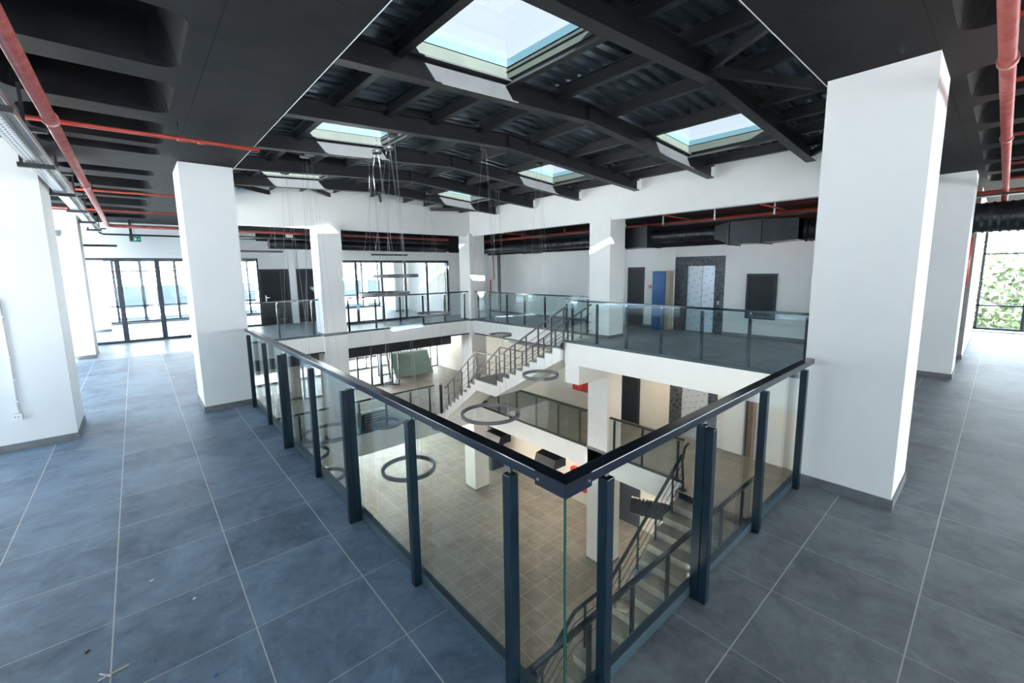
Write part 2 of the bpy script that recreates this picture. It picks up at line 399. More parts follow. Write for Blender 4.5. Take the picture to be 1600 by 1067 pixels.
column(4.2, 4.9, 19.3, 20, Z1, -.52, 'white column on the middle level behind the far left rail', (Z1,))
column(1.9, 2.6, 16.2, 16.9, Z1, -.52, 'grey-white column on the middle level seen through the left balustrade', (Z1,))

# ---------------------------------------------------------------- outer walls and partitions
struct('wall_east', MB().box(12.6, 12.8, 1.1, 5.2, 0, CZ).box(12.66, 12.8, 5.2, 6.72, 2.25, CZ).box(12.6, 12.8, 6.72, 8.5, 0, CZ).box(12.45, 12.8, 8.5, 16.4, 0, CZ).box(12.75, 12.8, 5.2, 6.72, 0, 2.25), 'plaster', 'long white wall along the right gallery with the lift in it', 'wall')
struct('wall_south', MB().box(12.55, 16.6, .41, 1.1, 0, CZ), 'plaster', 'white wall block beside the right-hand window', 'wall')
struct('wall_south', MB().box(12.53, 12.55, .41, 1.0, .09, CZ), 'grey', 'grey end face of the wall block with a red pipe', 'wall')
struct('wall_east', MB().box(12.55, 12.75, -3.2, 5.2, Z1, -.52).box(12.7, 12.75, 5.2, 6.72, Z1, -.52).box(12.55, 12.75, 6.72, 7.8, Z1, -.52).box(12.55, 12.75, 8.5, 20.8, Z1, -.52).box(12.55, 12.75, 7.8, 8.5, -1.7, -.52), 'plaster_lo', 'cream wall behind the middle level gallery', 'wall')
struct('wall_east', MB().box(12.1, 12.3, 8.6, 22.7, ZG, Z1-.6).box(12.3, 12.5, -3.2, 8.6, ZG, Z1-.6), 'plaster_lo', 'cream wall along the ground level', 'wall')
struct('wall_north', MB().box(XL, 1.6, 16.5, 16.65, 2.42, CZ).box(1.5, 1.65, 16.5, 18, 0, CZ).box(1.6, 3.45, 18, 18.15, 2.47, CZ).box(3.45, 5.55, 18, 18.15, 0, CZ).box(5.45, 5.6, 15.85, 18, 0, CZ).box(5.6, 10.3, 15.85, 16, 2.36, CZ).box(10.3, 12.6, 15.85, 16, 0, CZ), 'plaster', 'white wall and lintels over the far left partitions', 'wall')
struct('wall_north', MB().box(4.44, 4.68, 17.9, 18.0, 0, CZ), 'plaster')
struct('wall_east', MB().box(10.15, 10.3, 16, 22.5, 0, CZ), 'plaster', 'white wall inside the far room with sun on it', 'wall')
struct('wall_west', MB().box(XL-.2, XL, YB, 22.7, ZG, ZG+.1).box(XL-.2, XL, YB, 22.7, -4.1, -3.3).box(XL-.2, XL, YB, 22.7, -.7, .05).box(XL-.2, XL, -1, 22.7, ZG+.1, -.7).box(XL-.2, XL, YB, 22.7, 3.3, CZ+.5).box(XL-.2, XL, YB, -2.7, .05, 3.3).box(XL-.2, XL, -1.6, 5.3, .05, 3.3).box(XL-.2, XL, 6.6, 8.6, .05, 3.3).box(XL-.2, XL, 13.4, 16.4, .05, 3.3), 'plaster', 'outer wall on the left side', 'wall')
struct('wall_south', MB().box(XL-.2, 17.9, YB-.2, YB, ZG, .05).box(XL-.2, 17.9, YB-.2, YB, 3.0, CZ+.5), 'plaster', 'outer wall behind the viewer', 'wall')
struct('wall_east', MB().box(17.9, 18.1, YB, 22.7, ZG, .05).box(17.9, 18.1, 1.1, 22.7, .05, CZ+.5).box(17.9, 18.1, YB, 1.1, 2.85, CZ+.5), 'plaster')
struct('wall_north', MB().box(XL, 17.9, 22.7, 22.9, Z1-.7, Z1+.05).box(12.5, 17.9, 22.7, 22.9, ZG, Z1).box(XL, 17.9, 22.7, 22.9, -.8, .06).box(XL, 17.9, 22.7, 22.9, 2.55, CZ+.5).box(10.3, 17.9, 22.7, 22.9, 0, 3), 'plaster', 'outer wall of the far side', 'wall')

def glazing(name, axis, k, a, b, z0, z1, vs, hs, fr=.06, dep=.06, label=None, handle=None, thick=None):
    """a glazed frame in the plane axis=k, from a to b; vs mullion centres, hs list of (z, from, to)"""
    o = bpy.data.objects.new(name, None); COL.objects.link(o); o['kind'] = 'structure'
    if label: o['label'] = label; o['category'] = 'glazing'
    m = MB()
    def B(u0, u1, w0, w1):
        if axis == 1: m.box(u0, u1, k-dep/2, k+dep/2, w0, w1)
        else: m.box(k-dep/2, k+dep/2, u0, u1, w0, w1)
    B(a, b, z0, z0+fr); B(a, b, z1-fr, z1); B(a, a+fr, z0, z1); B(b-fr, b, z0, z1)
    for v in vs:
        v, tk = v if isinstance(v, tuple) else (v, fr)
        B(v-tk/2, v+tk/2, z0+fr, z1-fr)
    for h, u, v in hs: B(u, v, h-fr*.35, h+fr*.35)
    m.build('window_frame', 'frame', o)
    g = MB()
    if axis == 1: g.add([(a, k, z0), (b, k, z0), (b, k, z1), (a, k, z1)], [(0, 1, 2, 3)])
    else: g.add([(k, a, z0), (k, b, z0), (k, b, z1), (k, a, z1)], [(0, 1, 2, 3)])
    g.build('pane', 'oglass' if axis == 0 and (k > 17 or k < 0) else 'wglass', o)
    return o
glazing('window_1', 1, 16.55, XL+.1, 1.5, 0, 2.42, [(-.33, .12), (.54, .12), -1.3, -2.3, -3.3], [], .07, label='left glazed partition wall with dark mullions')
glazing('window_2', 1, 18.05, 1.65, 3.45, 0, 2.47, [2.5], [], .06, label='narrow glazed opening beside the dark double door')
glazing('window_3', 1, 15.9, 5.6, 10.25, 0, 2.36, [6.22, 7.22, 8.2, 9.2], [], .09, label='middle glazed partition wall with five panes behind the far gallery rail')
glazing('window_4', 1, 22.75, XL, 10.15, .04, 2.55, [(-3.2, .09), (-1.9, .09), (-.6, .09), (.21, .10), (1.3, .10), (2.6, .09), (3.9, .09), (5.2, .09), (6.6, .09), (8.03, .09), (9.2, .09)], [(2.09, XL, 10.1), (.72, XL, 10.1)], .09, label='far outer windows of the left and middle rooms')
glazing('window_5', 0, 17.75, YB+.2, .42, .09, 2.86, [-.46, -1.8, -3.2, -4.6, -6, -7.4, -8.8], [(2.18, YB, .42), (.77, YB, .42)], .06, label='tall window at the end of the right walkway with trees outside')
glazing('window_6', 0, XL-.05, -2.7, -1.6, .05, 3.3, [], [(2.1, -2.7, -1.6)], .06)
glazing('window_13', 0, XL-.05, 5.3, 6.6, .05, 3.3, [], [(2.1, 5.3, 6.6)], .06)
glazing('window_16', 0, XL-.05, 8.6, 13.4, .05, 3.3, [9.8, 11, 12.2], [(2.1, 8.6, 13.4)], .06)  # unseen window added to bring more daylight to the far side
glazing('window_14', 0, XL-.05, 16.4, 22.5, .05, 3.3, [18, 19.5, 21], [(2.1, 16.4, 22.5)], .06)
glazing('window_15', 1, YB-.1, XL, 17.7, .05, 3.0, [XL+1.6*i for i in range(1, 14)], [(2.1, XL, 17.7)], .06)
glazing('window_7', 1, 19.05, 4.9, 8.95, Z1, -.52, [5.9, 6.6, 7.25, 7.9, 8.4], [(-1.2, 5, 8.95)], .07, label='glazed partition of the middle level with an open door leaf')
glazing('window_8', 1, 20.75, 8.95, 12.5, Z1, -.52, [10.2, 11.2, 12.05], [(-1.9, 8.95, 12.5), (-1.35, 11.2, 12.05)], .06, label='middle level windows behind the green board')
glazing('window_9', 1, 22.75, XL, 12.5, Z1+.05, -.8, [-3+1.35*i for i in range(12)], [(-2.6, XL, 12.5), (-1.4, XL, 12.5)], .06)
glazing('window_10', 0, XL-.05, YB+.2, -1.0, -3.3, -.7, [YB+1.5*i for i in range(1, 6)], [(-1.4, YB, -1)], .06)  # this and the next two: unseen windows added to lighten the lower levels
glazing('window_11', 0, XL-.05, YB+.2, -1.0, ZG+.1, -4.1, [YB+1.5*i for i in range(1, 6)], [(-5, YB, -1)], .06)
glazing('window_12', 1, 22.75, XL, 12.5, ZG+.05, -4.1, [-3+1.35*i for i in range(12)], [(-5, XL, 12.5)], .06)
dl = MB(); dl.bar((8.3, 18.98, Z1+.05), (8.9, 18.3, Z1+.05), .04, .06).bar((8.3, 18.98, -1.25), (8.9, 18.3, -1.25), .04, .06).bar((8.3, 18.98, Z1+.03), (8.3, 18.98, -1.2), .05, .05).bar((8.9, 18.3, Z1+.03), (8.9, 18.3, -1.2), .05, .05)
d = thing('door_leaf', 'open glass door leaf of the middle level glazed partition', 'door', (8.3, 18.98, Z1)); dl.build('leaf_frame', 'frame', d)
MB().add([(8.3, 18.98, Z1+.05), (8.9, 18.3, Z1+.05), (8.9, 18.3, -1.25), (8.3, 18.98, -1.25)], [(0, 1, 2, 3)]).build('pane', 'wglass', d)

struct('wall_east', MB().box(12.585, 12.6, 1.1, 8.5, 2.56, CZ).box(12.435, 12.45, 8.5, 15.85, 2.6, CZ).box(10.3, 12.45, 15.835, 15.85, 2.7, CZ), 'ceil', 'black painted band along the top of the right gallery wall', 'wall')
struct('wall_north', MB().box(5.6, 10.3, 15.835, 15.85, 2.74, CZ).box(3.45, 5.45, 17.985, 18, 3.1, CZ), 'ceil', 'black painted band over the middle glazed partition', 'wall')
# skirtings of walls
struct('baseboard_east', MB().box(12.585, 12.6, 1.1, 5.2, 0, .085).box(12.585, 12.6, 6.72, 7.76, 0, .085).box(12.435, 12.45, 8.5, 15.85, 0, .085), 'skirt')
struct('baseboard_south', MB().box(12.515, 12.53, .4, 1.0, 0, .09).box(12.53, 16.6, .395, .41, 0, .012), 'skirt')
struct('baseboard_north', MB().box(XL, 17.7, 22.6, 22.7, 0, .06).box(5.6, 10.15, 15.84, 15.85, 0, .02), 'skirt')

# doors in the top level walls
def dark_door(name, axis, k, a, b, z0, z1, label, handle=None, two=False, m='door', fr=.07):
    o = bpy.data.objects.new(name, None); COL.objects.link(o); o['kind'] = 'structure'; o['label'] = label; o['category'] = 'door'
    f = MB(); p = MB()
    def B(mm, u0, u1, w0, w1, d0, d1):
        if axis == 1: mm.box(u0, u1, k-d1, k-d0, w0, w1)
        else: mm.box(k-d1, k-d0, u0, u1, w0, w1)
    B(f, a, a+fr, z0, z1, -.02, .05); B(f, b-fr, b, z0, z1, -.02, .05); B(f, a+fr, b-fr, z1-fr, z1, -.02, .05)
    if z0 > .1+Z1*(z0 < 0): B(f, a+fr, b-fr, z0, z0+fr, -.02, .05)
    f.build('door_frame', 'doorfr', o)
    mid = (a+b)/2
    if two:
        B(p, a+fr, a+(b-a)*.72-.01, z0+.01, z1-fr, 0, .03); leaf = p.build('door_leaf', m, o); p = MB(); B(p, a+(b-a)*.72+.01, b-fr, z0+.01, z1-fr, 0, .03); p.build('door_leaf', m, o)
    else:
        B(p, a+fr, b-fr, z0+.01, z1-fr, .0, .03); leaf = p.build('door_leaf', m, o)
    if handle:
        h = MB(); hx, hz = handle
        B(h, hx-.02, hx+.02, hz-.12, hz+.12, .03, .05); B(h, hx-.02, hx+.12, hz+.02, hz+.045, .05, .08); h.build('door_handle', 'chrome', leaf)
    return o
dark_door('door_1', 1, 18.0, 3.43, 4.43, 0, 2.08, 'dark grey double door with steel handle behind the far left rail', (3.6, 1.0), True)
dark_door('door_2', 1, 18.0, 4.69, 5.45, 0, 2.08, 'dark grey door partly hidden by the tall sunlit column')
dark_door('door_3', 0, 12.6, 3.86, 4.60, .52, 1.74, 'black service hatch door set in the white wall right of the lift')
dark_door('door_4', 0, 12.6, 7.76, 8.37, 0, 1.96, 'dark open doorway right of the stair-head column')
dark_door('door_5', 0, 12.55, 7.78, 8.5, Z1, -1.7, 'dark doorway on the middle level gallery')
dark_door('door_6', 0, 12.55, 3.95, 4.42, Z1, -1.7, 'brown door on the middle level seen through the right balustrade', m='timber')
dark_door('door_7', 0, 12.3, 7.5, 8.35, ZG, -5.3, 'dark door on the ground level behind the right column')

# lift with granite surround
def lift(z, x, label, zt=2.25):
    t = thing('lift', label, 'lift', (x, 5.9, z))
    MB().box(x-.0, x+.1, 5.2, 5.5, z, z+zt).box(x, x+.1, 6.34, 6.72, z, z+zt).box(x, x+.1, 5.5, 6.34, z+1.97, z+zt).build('surround', 'granite', t)
    box(x+.03, x+.09, 5.5, 5.87, z+.005, z+1.97).build('lift_door', 'lift', t)
    box(x+.05, x+.09, 5.89, 6.34, z+.005, z+1.97).build('lift_door', 'lift', t)
    box(x-.012, x, 5.34, 5.42, z+.98, z+1.10).build('call_display', 'blackp', t)
    s = MB()
    c = (5.37, z+.9)
    for a in (1, -1): s.bar((x-.012, c[0]-.035, c[1]-.05*a), (x-.012, c[0]+.035, c[1]+.05*a), .012, .016, (1, 0, 0))
    s.build('call_symbol', 'whitep', t)
    return t
lift(0, 12.64, 'film-covered steel lift doors in a dark granite surround on the top level')
lift(Z1, 12.59, 'lift with dark granite surround on the middle level')
t = thing('blue_panel', 'tall bright blue panel leaning by the lift', 'panel', (12.3, 6.95, 0))
box(12.3, 12.34, 6.86, 7.29, 0, 1.82).build('panel_face', 'blue', t); box(12.34, 12.6, 6.74, 6.86, 0, 1.83).build('panel_edge', 'beige', t); box(12.34, 12.58, 6.86, 7.29, 0, 1.83).build('backing', 'beige', t)
t = thing('fire_alarm_point', 'small red and white fire alarm call point on the wall left of the blue panel', 'alarm button', (12.6, 7.55, 1.33))
box(12.57, 12.598, 7.50, 7.60, 1.28, 1.38).build('casing', 'redbox', t); box(12.56, 12.57, 7.525, 7.575, 1.305, 1.355).build('button', 'whitep', t)

# ---------------------------------------------------------------- glass balustrades
def balustrade(label, axis, k, a, b, posts, z, inner, gk=None, hand=1.10, dbl=(), pw=.05, hw=.075, plates=True, ins=0, grp=None, name='glass_balustrade', gz0=.05, fm='rail', tm='railtop', ends=(0, 0), ho=0):
    """run along axis (0:x,1:y) in plane other=k; inner=+1/-1 side where the void lies"""
    P = lambda u, v, zz: (u, v, zz) if axis == 0 else (v, u, zz)
    t = thing(name, label, 'balustrade', P((a+b)/2, k, z), grp)
    def B(mm, u0, u1, v0, v1, w0, w1): 
        if axis == 0: mm.box(u0, u1, v0, v1, w0, w1)
        else: mm.box(v0, v1, u0, u1, w0, w1)
        return mm
    s = inner
    B(MB(), a-ends[0], b+ends[1], k+s*(ho-.005), k+s*(ho+hw-.015), z+hand, z+hand+.045).build('handrail', tm, t, .004)
    B(MB(), a, b, k+s*(pw*.9), k+s*(pw*.9+.045), z+.012, z+.075).build('bottom_rail', 'brail' if fm == 'rail' else fm, t, .003)
    for i, p in enumerate(posts):
        m = MB(); B(m, p-pw/2, p+pw/2, k+s*.0, k+s*pw, z, z+hand-.035)
        o = m.build('post', fm, t, .003)
        if i in dbl:
            o2 = B(MB(), p-pw/2+.002, p+pw/2-.002, k-s*(pw-.004), k-s*.001, z, z+hand-.045).build('post', fm, t, .003)
        B(MB(), p-.008, p+.008, k+s*pw/2-.008, k+s*pw/2+.008, z+hand-.04, z+hand+.005).build('rail_pin', 'chrome', o)
    gp = k+s*(pw+.02)
    us = [a]+[p for p in posts if a+.1 < p < b-.1]+[b]
    for u, v in zip(us[:-1], us[1:]):
        m = B(MB(), u+.004, v-.004, gp-.005, gp+.005, z+gz0, z+hand+.01)
        g = m.build('glass_pane', 'glass', t)
    return t
balustrade('glass balustrade with dark posts running away on the left of the near corner', 1, 1.115, 1.07, 7.21, [7.03, 6.07, 5.1, 4.15, 3.18, 2.24, 1.33], 0, 1, dbl=(2, 4), ho=.018, ends=(.004, 0))
balustrade('glass balustrade with dark posts running right from the near corner', 0, 1.005, 1.2, 4.33, [1.42, 2.31, 3.26, 4.18], 0, 1, dbl=(1,), ends=(.067, 0), ho=.0)
t = thing('corner_bracket', 'dark steel angle bracket with two screws under the handrail corner', 'bracket', (1.12, 1.0, 1.09))
MB().box(1.124, 1.128, .998, 1.16, 1.088, 1.147).box(1.124, 1.28, .996, 1.0, 1.088, 1.147).build('angle_plate', 'railtop', t)
for q, q2 in (((1.124, 1.14, 1.117), (1.119, 1.14, 1.117)), ((1.26, .996, 1.117), (1.26, .991, 1.117))): MB().tube([q, q2], .006, 8).build('screw', 'chrome', t)
# green edge line where the two glass runs meet at the corner
t = thing('corner_glass_edge', 'dark green polished glass edge at the near corner of the balustrade', 'glass edge', (1.195, 1.075, .05))
box(1.196, 1.204, 1.062, 1.070, .06, 1.1).build('edge_strip', 'edge', t)
balustrade('far left gallery glass balustrade left of the tall sunlit column', 0, 13.56, 1.25, 4.1, [2.0, 2.97, 3.9], 0, -1, pw=.05, grp=None)
balustrade('far gallery glass balustrade between the sunlit column and the corner column', 0, 13.56, 4.9, 9.62, [4.98, 5.87, 6.75, 7.63, 8.53, 9.42], 0, -1)
balustrade('far right gallery glass balustrade between the corner column and the stair head', 1, 9.81, 7.78, 13.3, [13.1, 12.41, 11.44, 10.53, 9.58, 8.66, 7.85], 0, -1)
balustrade('right gallery glass balustrade in front of the lift', 1, 8.5, 1.16, 7.5, [7.3, 6.5, 5.65, 4.78, 3.89, 3.0, 2.1], 0, -1)
balustrade('middle level glass balustrade on the far left side', 0, 13.56, 1.3, 7.95, [2.3, 3.3, 4.2, 5.12, 6.05, 6.98, 7.75], Z1, -1)
balustrade('middle level glass balustrade between the corner column and the right column', 1, 9.81, 7.85, 13.3, [12.9, 12.0, 11.0, 10.0, 9.0, 8.1], Z1, -1, fm='steel', tm='steel')
balustrade('middle level glass balustrade right of the right column, above the ground level lift', 1, 9.81, 4.8, 7.0, [6.85, 5.95, 4.95], Z1, -1, fm='steel', tm='steel')
balustrade('middle level glass balustrade with a wide handrail beside the lower stair', 0, 2.95, 1.6, 9.3, [1.9, 2.85, 3.8, 4.75, 5.7, 6.65, 7.6, 8.55, 9.2], Z1, 1, hand=1.02)

# ---------------------------------------------------------------- stairs
def flight(mb, axis, u0, z0, du, rise, n, s, thick=.33, end_drop=0):
    """n risers starting at (u0,z0) going down in direction s*du"""
    top = [(u0, z0)]
    u, z = u0, z0
    for i in range(n):
        z -= rise; top.append((u, z))
        if i < n-1: u += s*du; top.append((u, z))
    return top, u, z
# upper stair, along +y
def stair(label, axis, k0, k1, u0, z0, s, n1, d1, r1, land, n2, d2, r2, tm, m):
    P = (u0, (k0+k1)/2, z0) if axis == 0 else ((k0+k1)/2, u0, z0)
    t = thing('staircase', label, 'staircase', P)
    top, u, z = flight(None, axis, u0, z0, d1, r1, n1, s)
    ul, zl = u, z
    ue = u+s*land
    t2, u2, z2 = flight(None, axis, ue, zl, d2, r2, n2, s)
    th = .36
    poly = top+[(ue, zl)]+t2[1:]
    low = [(u2+s*.02, z2), (u2+s*.02, z2-.25), (ue-s*.1, zl-th), (ul+s*.1, zl-th), (u0, z0-th*1.3)]
    poly = poly+low
    MB().prism([(a, b) for a, b in poly], 1 if axis == 0 else 0, k0, k1).build('flight', m, t)
    # tread slabs
    tr = MB(); pts = [(u0+s*d1*i, z0-r1*(i+1), d1) for i in range(n1-1)]+[(ue+s*d2*i, zl-r2*(i+1), d2) for i in range(n2-1)]
    for a, zz, dd in pts:
        o = MB()
        lo, hi = sorted((a, a+s*(dd+.02)))
        if axis == 0: o.box(lo, hi, k0-.01, k1+.01, zz, zz+.025)
        else: o.box(k0-.01, k1+.01, lo, hi, zz, zz+.025)
        o.build('tread', tm, t)
    lo, hi = sorted((ul, ue+s*.02)); o = MB()
    if axis == 0: o.box(lo, hi, k0-.01, k1+.01, zl, zl+.025)
    else: o.box(k0-.01, k1+.01, lo, hi, zl, zl+.025)
    o.build('landing', tm, t)
    return ul, ue, zl, u2, z2
uA = stair('white staircase going down from the top level along the far right side', 1, 8.3, 9.5, 7.55, 0, 1, 10, .3, .172, 1.2, 9, .245, .187, 'tread', 'plaster')
uB = stair('dark grey staircase going down from the middle level to the ground', 0, 3.1, 4.66, 9.31, Z1, -1, 10, .335, .183, .8, 10, .29, .177, 'tread_d', 'tread_d')

def stair_rail(label, axis, k, nodes, posts, hh=.95, hr=.022, name='stair_railing', rods=3, fm='stairrail', wide=.045, newel=None, pr=.022):
    """nodes: list of (u, z) of walking line; handrail hh above"""
    P = lambda u, zz: (u, k, zz) if axis == 0 else (k, u, zz)
    t = thing(name, label, 'railing', P(*nodes[0]))
    m = MB()
    for (a, z), (b, zz) in zip(nodes[:-1], nodes[1:]):
        m.bar(P(a, z+hh), P(b, zz+hh), wide, .035)
    m.build('handrail', fm, t)
    def zat(u):
        for (a, z), (b, zz) in zip(nodes[:-1], nodes[1:]):
            if min(a, b) <= u <= max(a, b): return z+(zz-z)*(u-a)/(b-a)
        return nodes[-1][1]
    for u in posts:
        MB().bar(P(u, zat(u)-.16), P(u, zat(u)+hh-.01), pr*1.6, pr*1.6).build('post', fm, t)
    for i in range(rods):
        q = MB(); o = hh*(i+1)/(rods+1)
        q.tube([P(a, z+o) for a, z in nodes], .008, 6); q.build('rod', fm, t)
    return t
ul, ue, zl, u2, z2 = uA
nodA = [(7.45, 0), (ul, zl), (ue, zl), (u2, z2+.02)]
pA = [7.5, 7.95, 8.45, 8.95, 9.45, 9.95, 10.35, 11.4, 11.9, 12.35, 12.8, 13.2]
stair_rail('steel stair railing with three rods on the void side of the white staircase', 1, 8.36, nodA, pA)
stair_rail('steel stair railing on the wall side of the white staircase', 1, 9.44, nodA, [7.8, 8.3, 8.8, 9.3, 9.8, 10.3, 10.9, 11.5, 12.1, 12.7, 13.2])
t = thing('newel_post', 'thick dark newel post at the foot of the white staircase', 'post', (8.2, 13.5, Z1)); MB().box(8.17, 8.25, 13.46, 13.54, Z1, Z1+1.1).build('shaft', 'rail', t); MB().tube([(8.21, 13.5, Z1+1.1), (8.21, 13.5, Z1+1.16)], .03, 10).build('cap', 'chrome', t)
ul, ue, zl, u2, z2 = uB
nodB = [(9.31, Z1), (ul+.15, zl), (ue-.05, zl), (u2, z2)]
stair_rail('dark stair railing with rods on the void side of the grey staircase', 0, 4.6, nodB, [8.9, 8.2, 7.5, 6.85, 6.3, 5.75, 5.2, 4.6, 4.0], fm='rail', wide=.06)
t = thing('newel_post', 'dark bent newel post at the head of the grey staircase', 'post', (9.45, 4.62, Z1))
MB().tube([(9.45, 4.62, Z1), (9.42, 4.62, Z1+.4), (9.36, 4.62, Z1+.75), (9.5, 4.64, Z1+1.05), (9.75, 4.68, Z1+1.08)], .028, 8).build('shaft', 'rail', t)
MB().tube([(9.45, 4.62, Z1), (9.45, 4.62, Z1+.02)], .09, 12).build('foot_plate', 'rail', t)

# ---------------------------------------------------------------- roof
XR = 5.38
def zd(x): return 4.50-(.055*(XR-x) if x < XR else .07*(x-XR))       # deck underside
def zb(x): return zd(x)-.365                                        # beam soffit
SKX = [(2.35, 3.79), (7.08, 8.54)]; BY = [.70, 2.54, 4.38, 6.21, 8.07, 9.91, 11.76]
SKB = [1, 3, 5]                                                     # bays with skylights
names_b = ['nearest', 'second', 'third', 'fourth', 'fifth', 'sixth', 'farthest']
for i, y in enumerate(BY):
    if y < YS: continue
    t = thing('roof_beam', '%s black steel roof beam crossing the atrium' % names_b[i-1 if i < 6 else 6], 'roof beam', (XR, y, 4), 'black steel roof beams')
    w_ = MB(); 
    for (a, c) in ((XW+.0, XR), (XR, 9.62)):
        pr = [(a, zb(a)+.018), (c, zb(c)+.018), (c, zb(c)+.242), (a, zb(a)+.242)]
        w_.prism(pr, 1, y-.004, y+.004)
    w_.build('web', 'steel', t)
    for o0, nm in ((0, 'flange'), (.24, 'flange')):
        f_ = MB()
        for (a, c) in ((XW+.0, XR), (XR, 9.62)):
            f_.prism([(a, zb(a)+o0), (c, zb(c)+o0), (c, zb(c)+o0+.018), (a, zb(a)+o0+.018)], 1, y-.075, y+.075)
        f_.build(nm, 'steel', t)
    MB().box(XR-.006, XR+.006, y-.07, y+.07, zb(XR)+.02, zb(XR)+.24).build('ridge_plate', 'steel', t)
    if i in (2, 4, 6):
        pass
PX = [1.5, 2.30, 3.04, 3.82, 4.75, 5.9, 7.03, 7.8, 8.59, 9.3]
bays = list(zip([YS]+BY[1:], BY[1:]+[YN]))
for bi, (y0, y1) in enumerate(bays):
    for pi, x in enumerate(PX):
        if bi in SKB and pi in (2, 7): continue
        m = MB(); z = zd(x)
        m.box(x-.045, x+.045, y0+.008, y1-.008, z-.175, z-.165).box(x-.004, x+.004, y0+.008, y1-.008, z-.165, z-.012).box(x-.045, x+.045, y0+.008, y1-.008, z-.012, z-.002)
        o = m.build('roof_purlin', 'steel')
        tag(o, 'black steel purlin, %s from the left in the %s roof bay from the near side' % (ORD[pi], ORD[bi]), 'purlin', 'roof purlins')
# diagonal braces near the viewer and at the far end
for k, (p, q, lb) in enumerate([((5.45, 2.5), (7.6, 1.12), 'black diagonal roof brace from the ridge toward the large right column'), ((5.3, 2.5), (4.4, 1.12), 'black diagonal roof brace from the ridge toward the near corner'), ((9.5, 2.5), (7.9, 1.12), 'black diagonal roof brace at the right end of the nearest beam'),
        ((1.5, 11.8), (3.0, 13.45), 'black diagonal brace in the last roof bay, left end'), ((4.6, 13.4), (3.4, 11.85), 'black diagonal brace in the last roof bay beside the third lamp'), ((5.4, 11.85), (6.2, 13.4), 'black diagonal brace in the last roof bay at the ridge'), ((8.0, 13.4), (9.3, 11.85), 'black diagonal brace in the last roof bay, right end')]):
    m = MB(); m.bar((p[0], p[1], zd(p[0])-.25), (q[0], q[1], zd(q[0])-.25), .06, .11); tag(m.build('roof_brace', 'steel'), lb, 'roof brace', 'diagonal roof braces')
# corrugated deck
def deck(x0, x1, y0, y1):
    m = MB(); pr = []; y = y0; pitch = .2
    k = 0
    prof = [(0, 0), (.09, 0), (.115, .045), (.175, .045), (.2, 0)]
    while y < y1-.001:
        for dy, dz in prof[:-1]:
            if y+dy < y1: pr.append((y+dy, dz))
        y += pitch
    pr.append((y1, 0))
    seg = [x0, x1] if not (x0 < XR < x1) else [x0, XR, x1]
    for a, c in zip(seg[:-1], seg[1:]):
        vs = [(a, yy, zd(a)+dz) for yy, dz in pr]+[(c, yy, zd(c)+dz) for yy, dz in pr]; n = len(pr)
        m.add(vs, [(i, i+1, n+i+1, n+i) for i in range(n-1)])
        m.add([(a, y0, zd(a)+.10), (c, y0, zd(c)+.10), (c, y1, zd(c)+.10), (a, y1, zd(a)+.10)], [(0, 1, 2, 3)])
    return m
dk = MB()
def merge(a, b_): a.add(b_.v, b_.f)
edges = [XW-.1, 2.35, 3.79, 7.08, 8.54, XE+.15]
for a, c in zip(edges[:-1], edges[1:]):
    if (a, c) in SKX:
        e = YS-.1
        for bi in SKB:
            y0, y1 = bays[bi]; merge(dk, deck(a, c, e, y0+.11)); e = y1-.02
        merge(dk, deck(a, c, e, YN+.15))
    else: merge(dk, deck(a, c, YS-.1, YN+.15))
struct('ceiling', dk, 'deck', 'dark corrugated metal roof deck over the atrium', 'roof deck')
# skylights
nm = {(0, 1): 'large skylight nearest the viewer, left of the ridge', (1, 1): 'skylight right of the ridge, nearest the large right column', (0, 3): 'skylight left of the ridge in the middle of the roof', (1, 3): 'skylight right of the ridge in the middle of the roof', (0, 5): 'farthest skylight left of the ridge', (1, 5): 'farthest skylight right of the ridge'}
for si, (x0, x1) in enumerate(SKX):
    for bi in SKB:
        y0, y1 = bays[bi]; y0 += .11; y1 -= .02
        t = thing('skylight', nm[(si, bi)], 'skylight', ((x0+x1)/2, (y0+y1)/2, zd(x0)), 'roof skylights')
        def ringm(o0, o1, dz0, dz1, mname, pname):
            r = MB()
            for (a, c, e_, f_) in ((x0-o1, x1+o1, y0-o1, y0+o0), (x0-o1, x1+o1, y1-o0, y1+o1), (x0-o1, x0+o0, y0+o0, y1-o0), (x1-o0, x1+o1, y0+o0, y1-o0)):
                r.add([(a, e_, zd(a)+dz0), (c, e_, zd(c)+dz0), (c, f_, zd(c)+dz0), (a, f_, zd(a)+dz0), (a, e_, zd(a)+dz1), (c, e_, zd(c)+dz1), (c, f_, zd(c)+dz1), (a, f_, zd(a)+dz1)],
                      [(0, 3, 2, 1), (4, 5, 6, 7), (0, 1, 5, 4), (1, 2, 6, 5), (2, 3, 7, 6), (3, 0, 4, 7)])
            return r.build(pname, mname, t)
        ringm(.0, .03, -.09, .04, 'curb', 'curb')
        ringm(.012, .03, .045, .135, 'curbglass', 'upper_frame')
        g = MB().add([(x0, y0, zd(x0)+.13), (x1, y0, zd(x1)+.13), (x1, y1, zd(x1)+.13), (x0, y1, zd(x0)+.13)], [(0, 1, 2, 3)]); g.build('pane', 'skyglass', t)

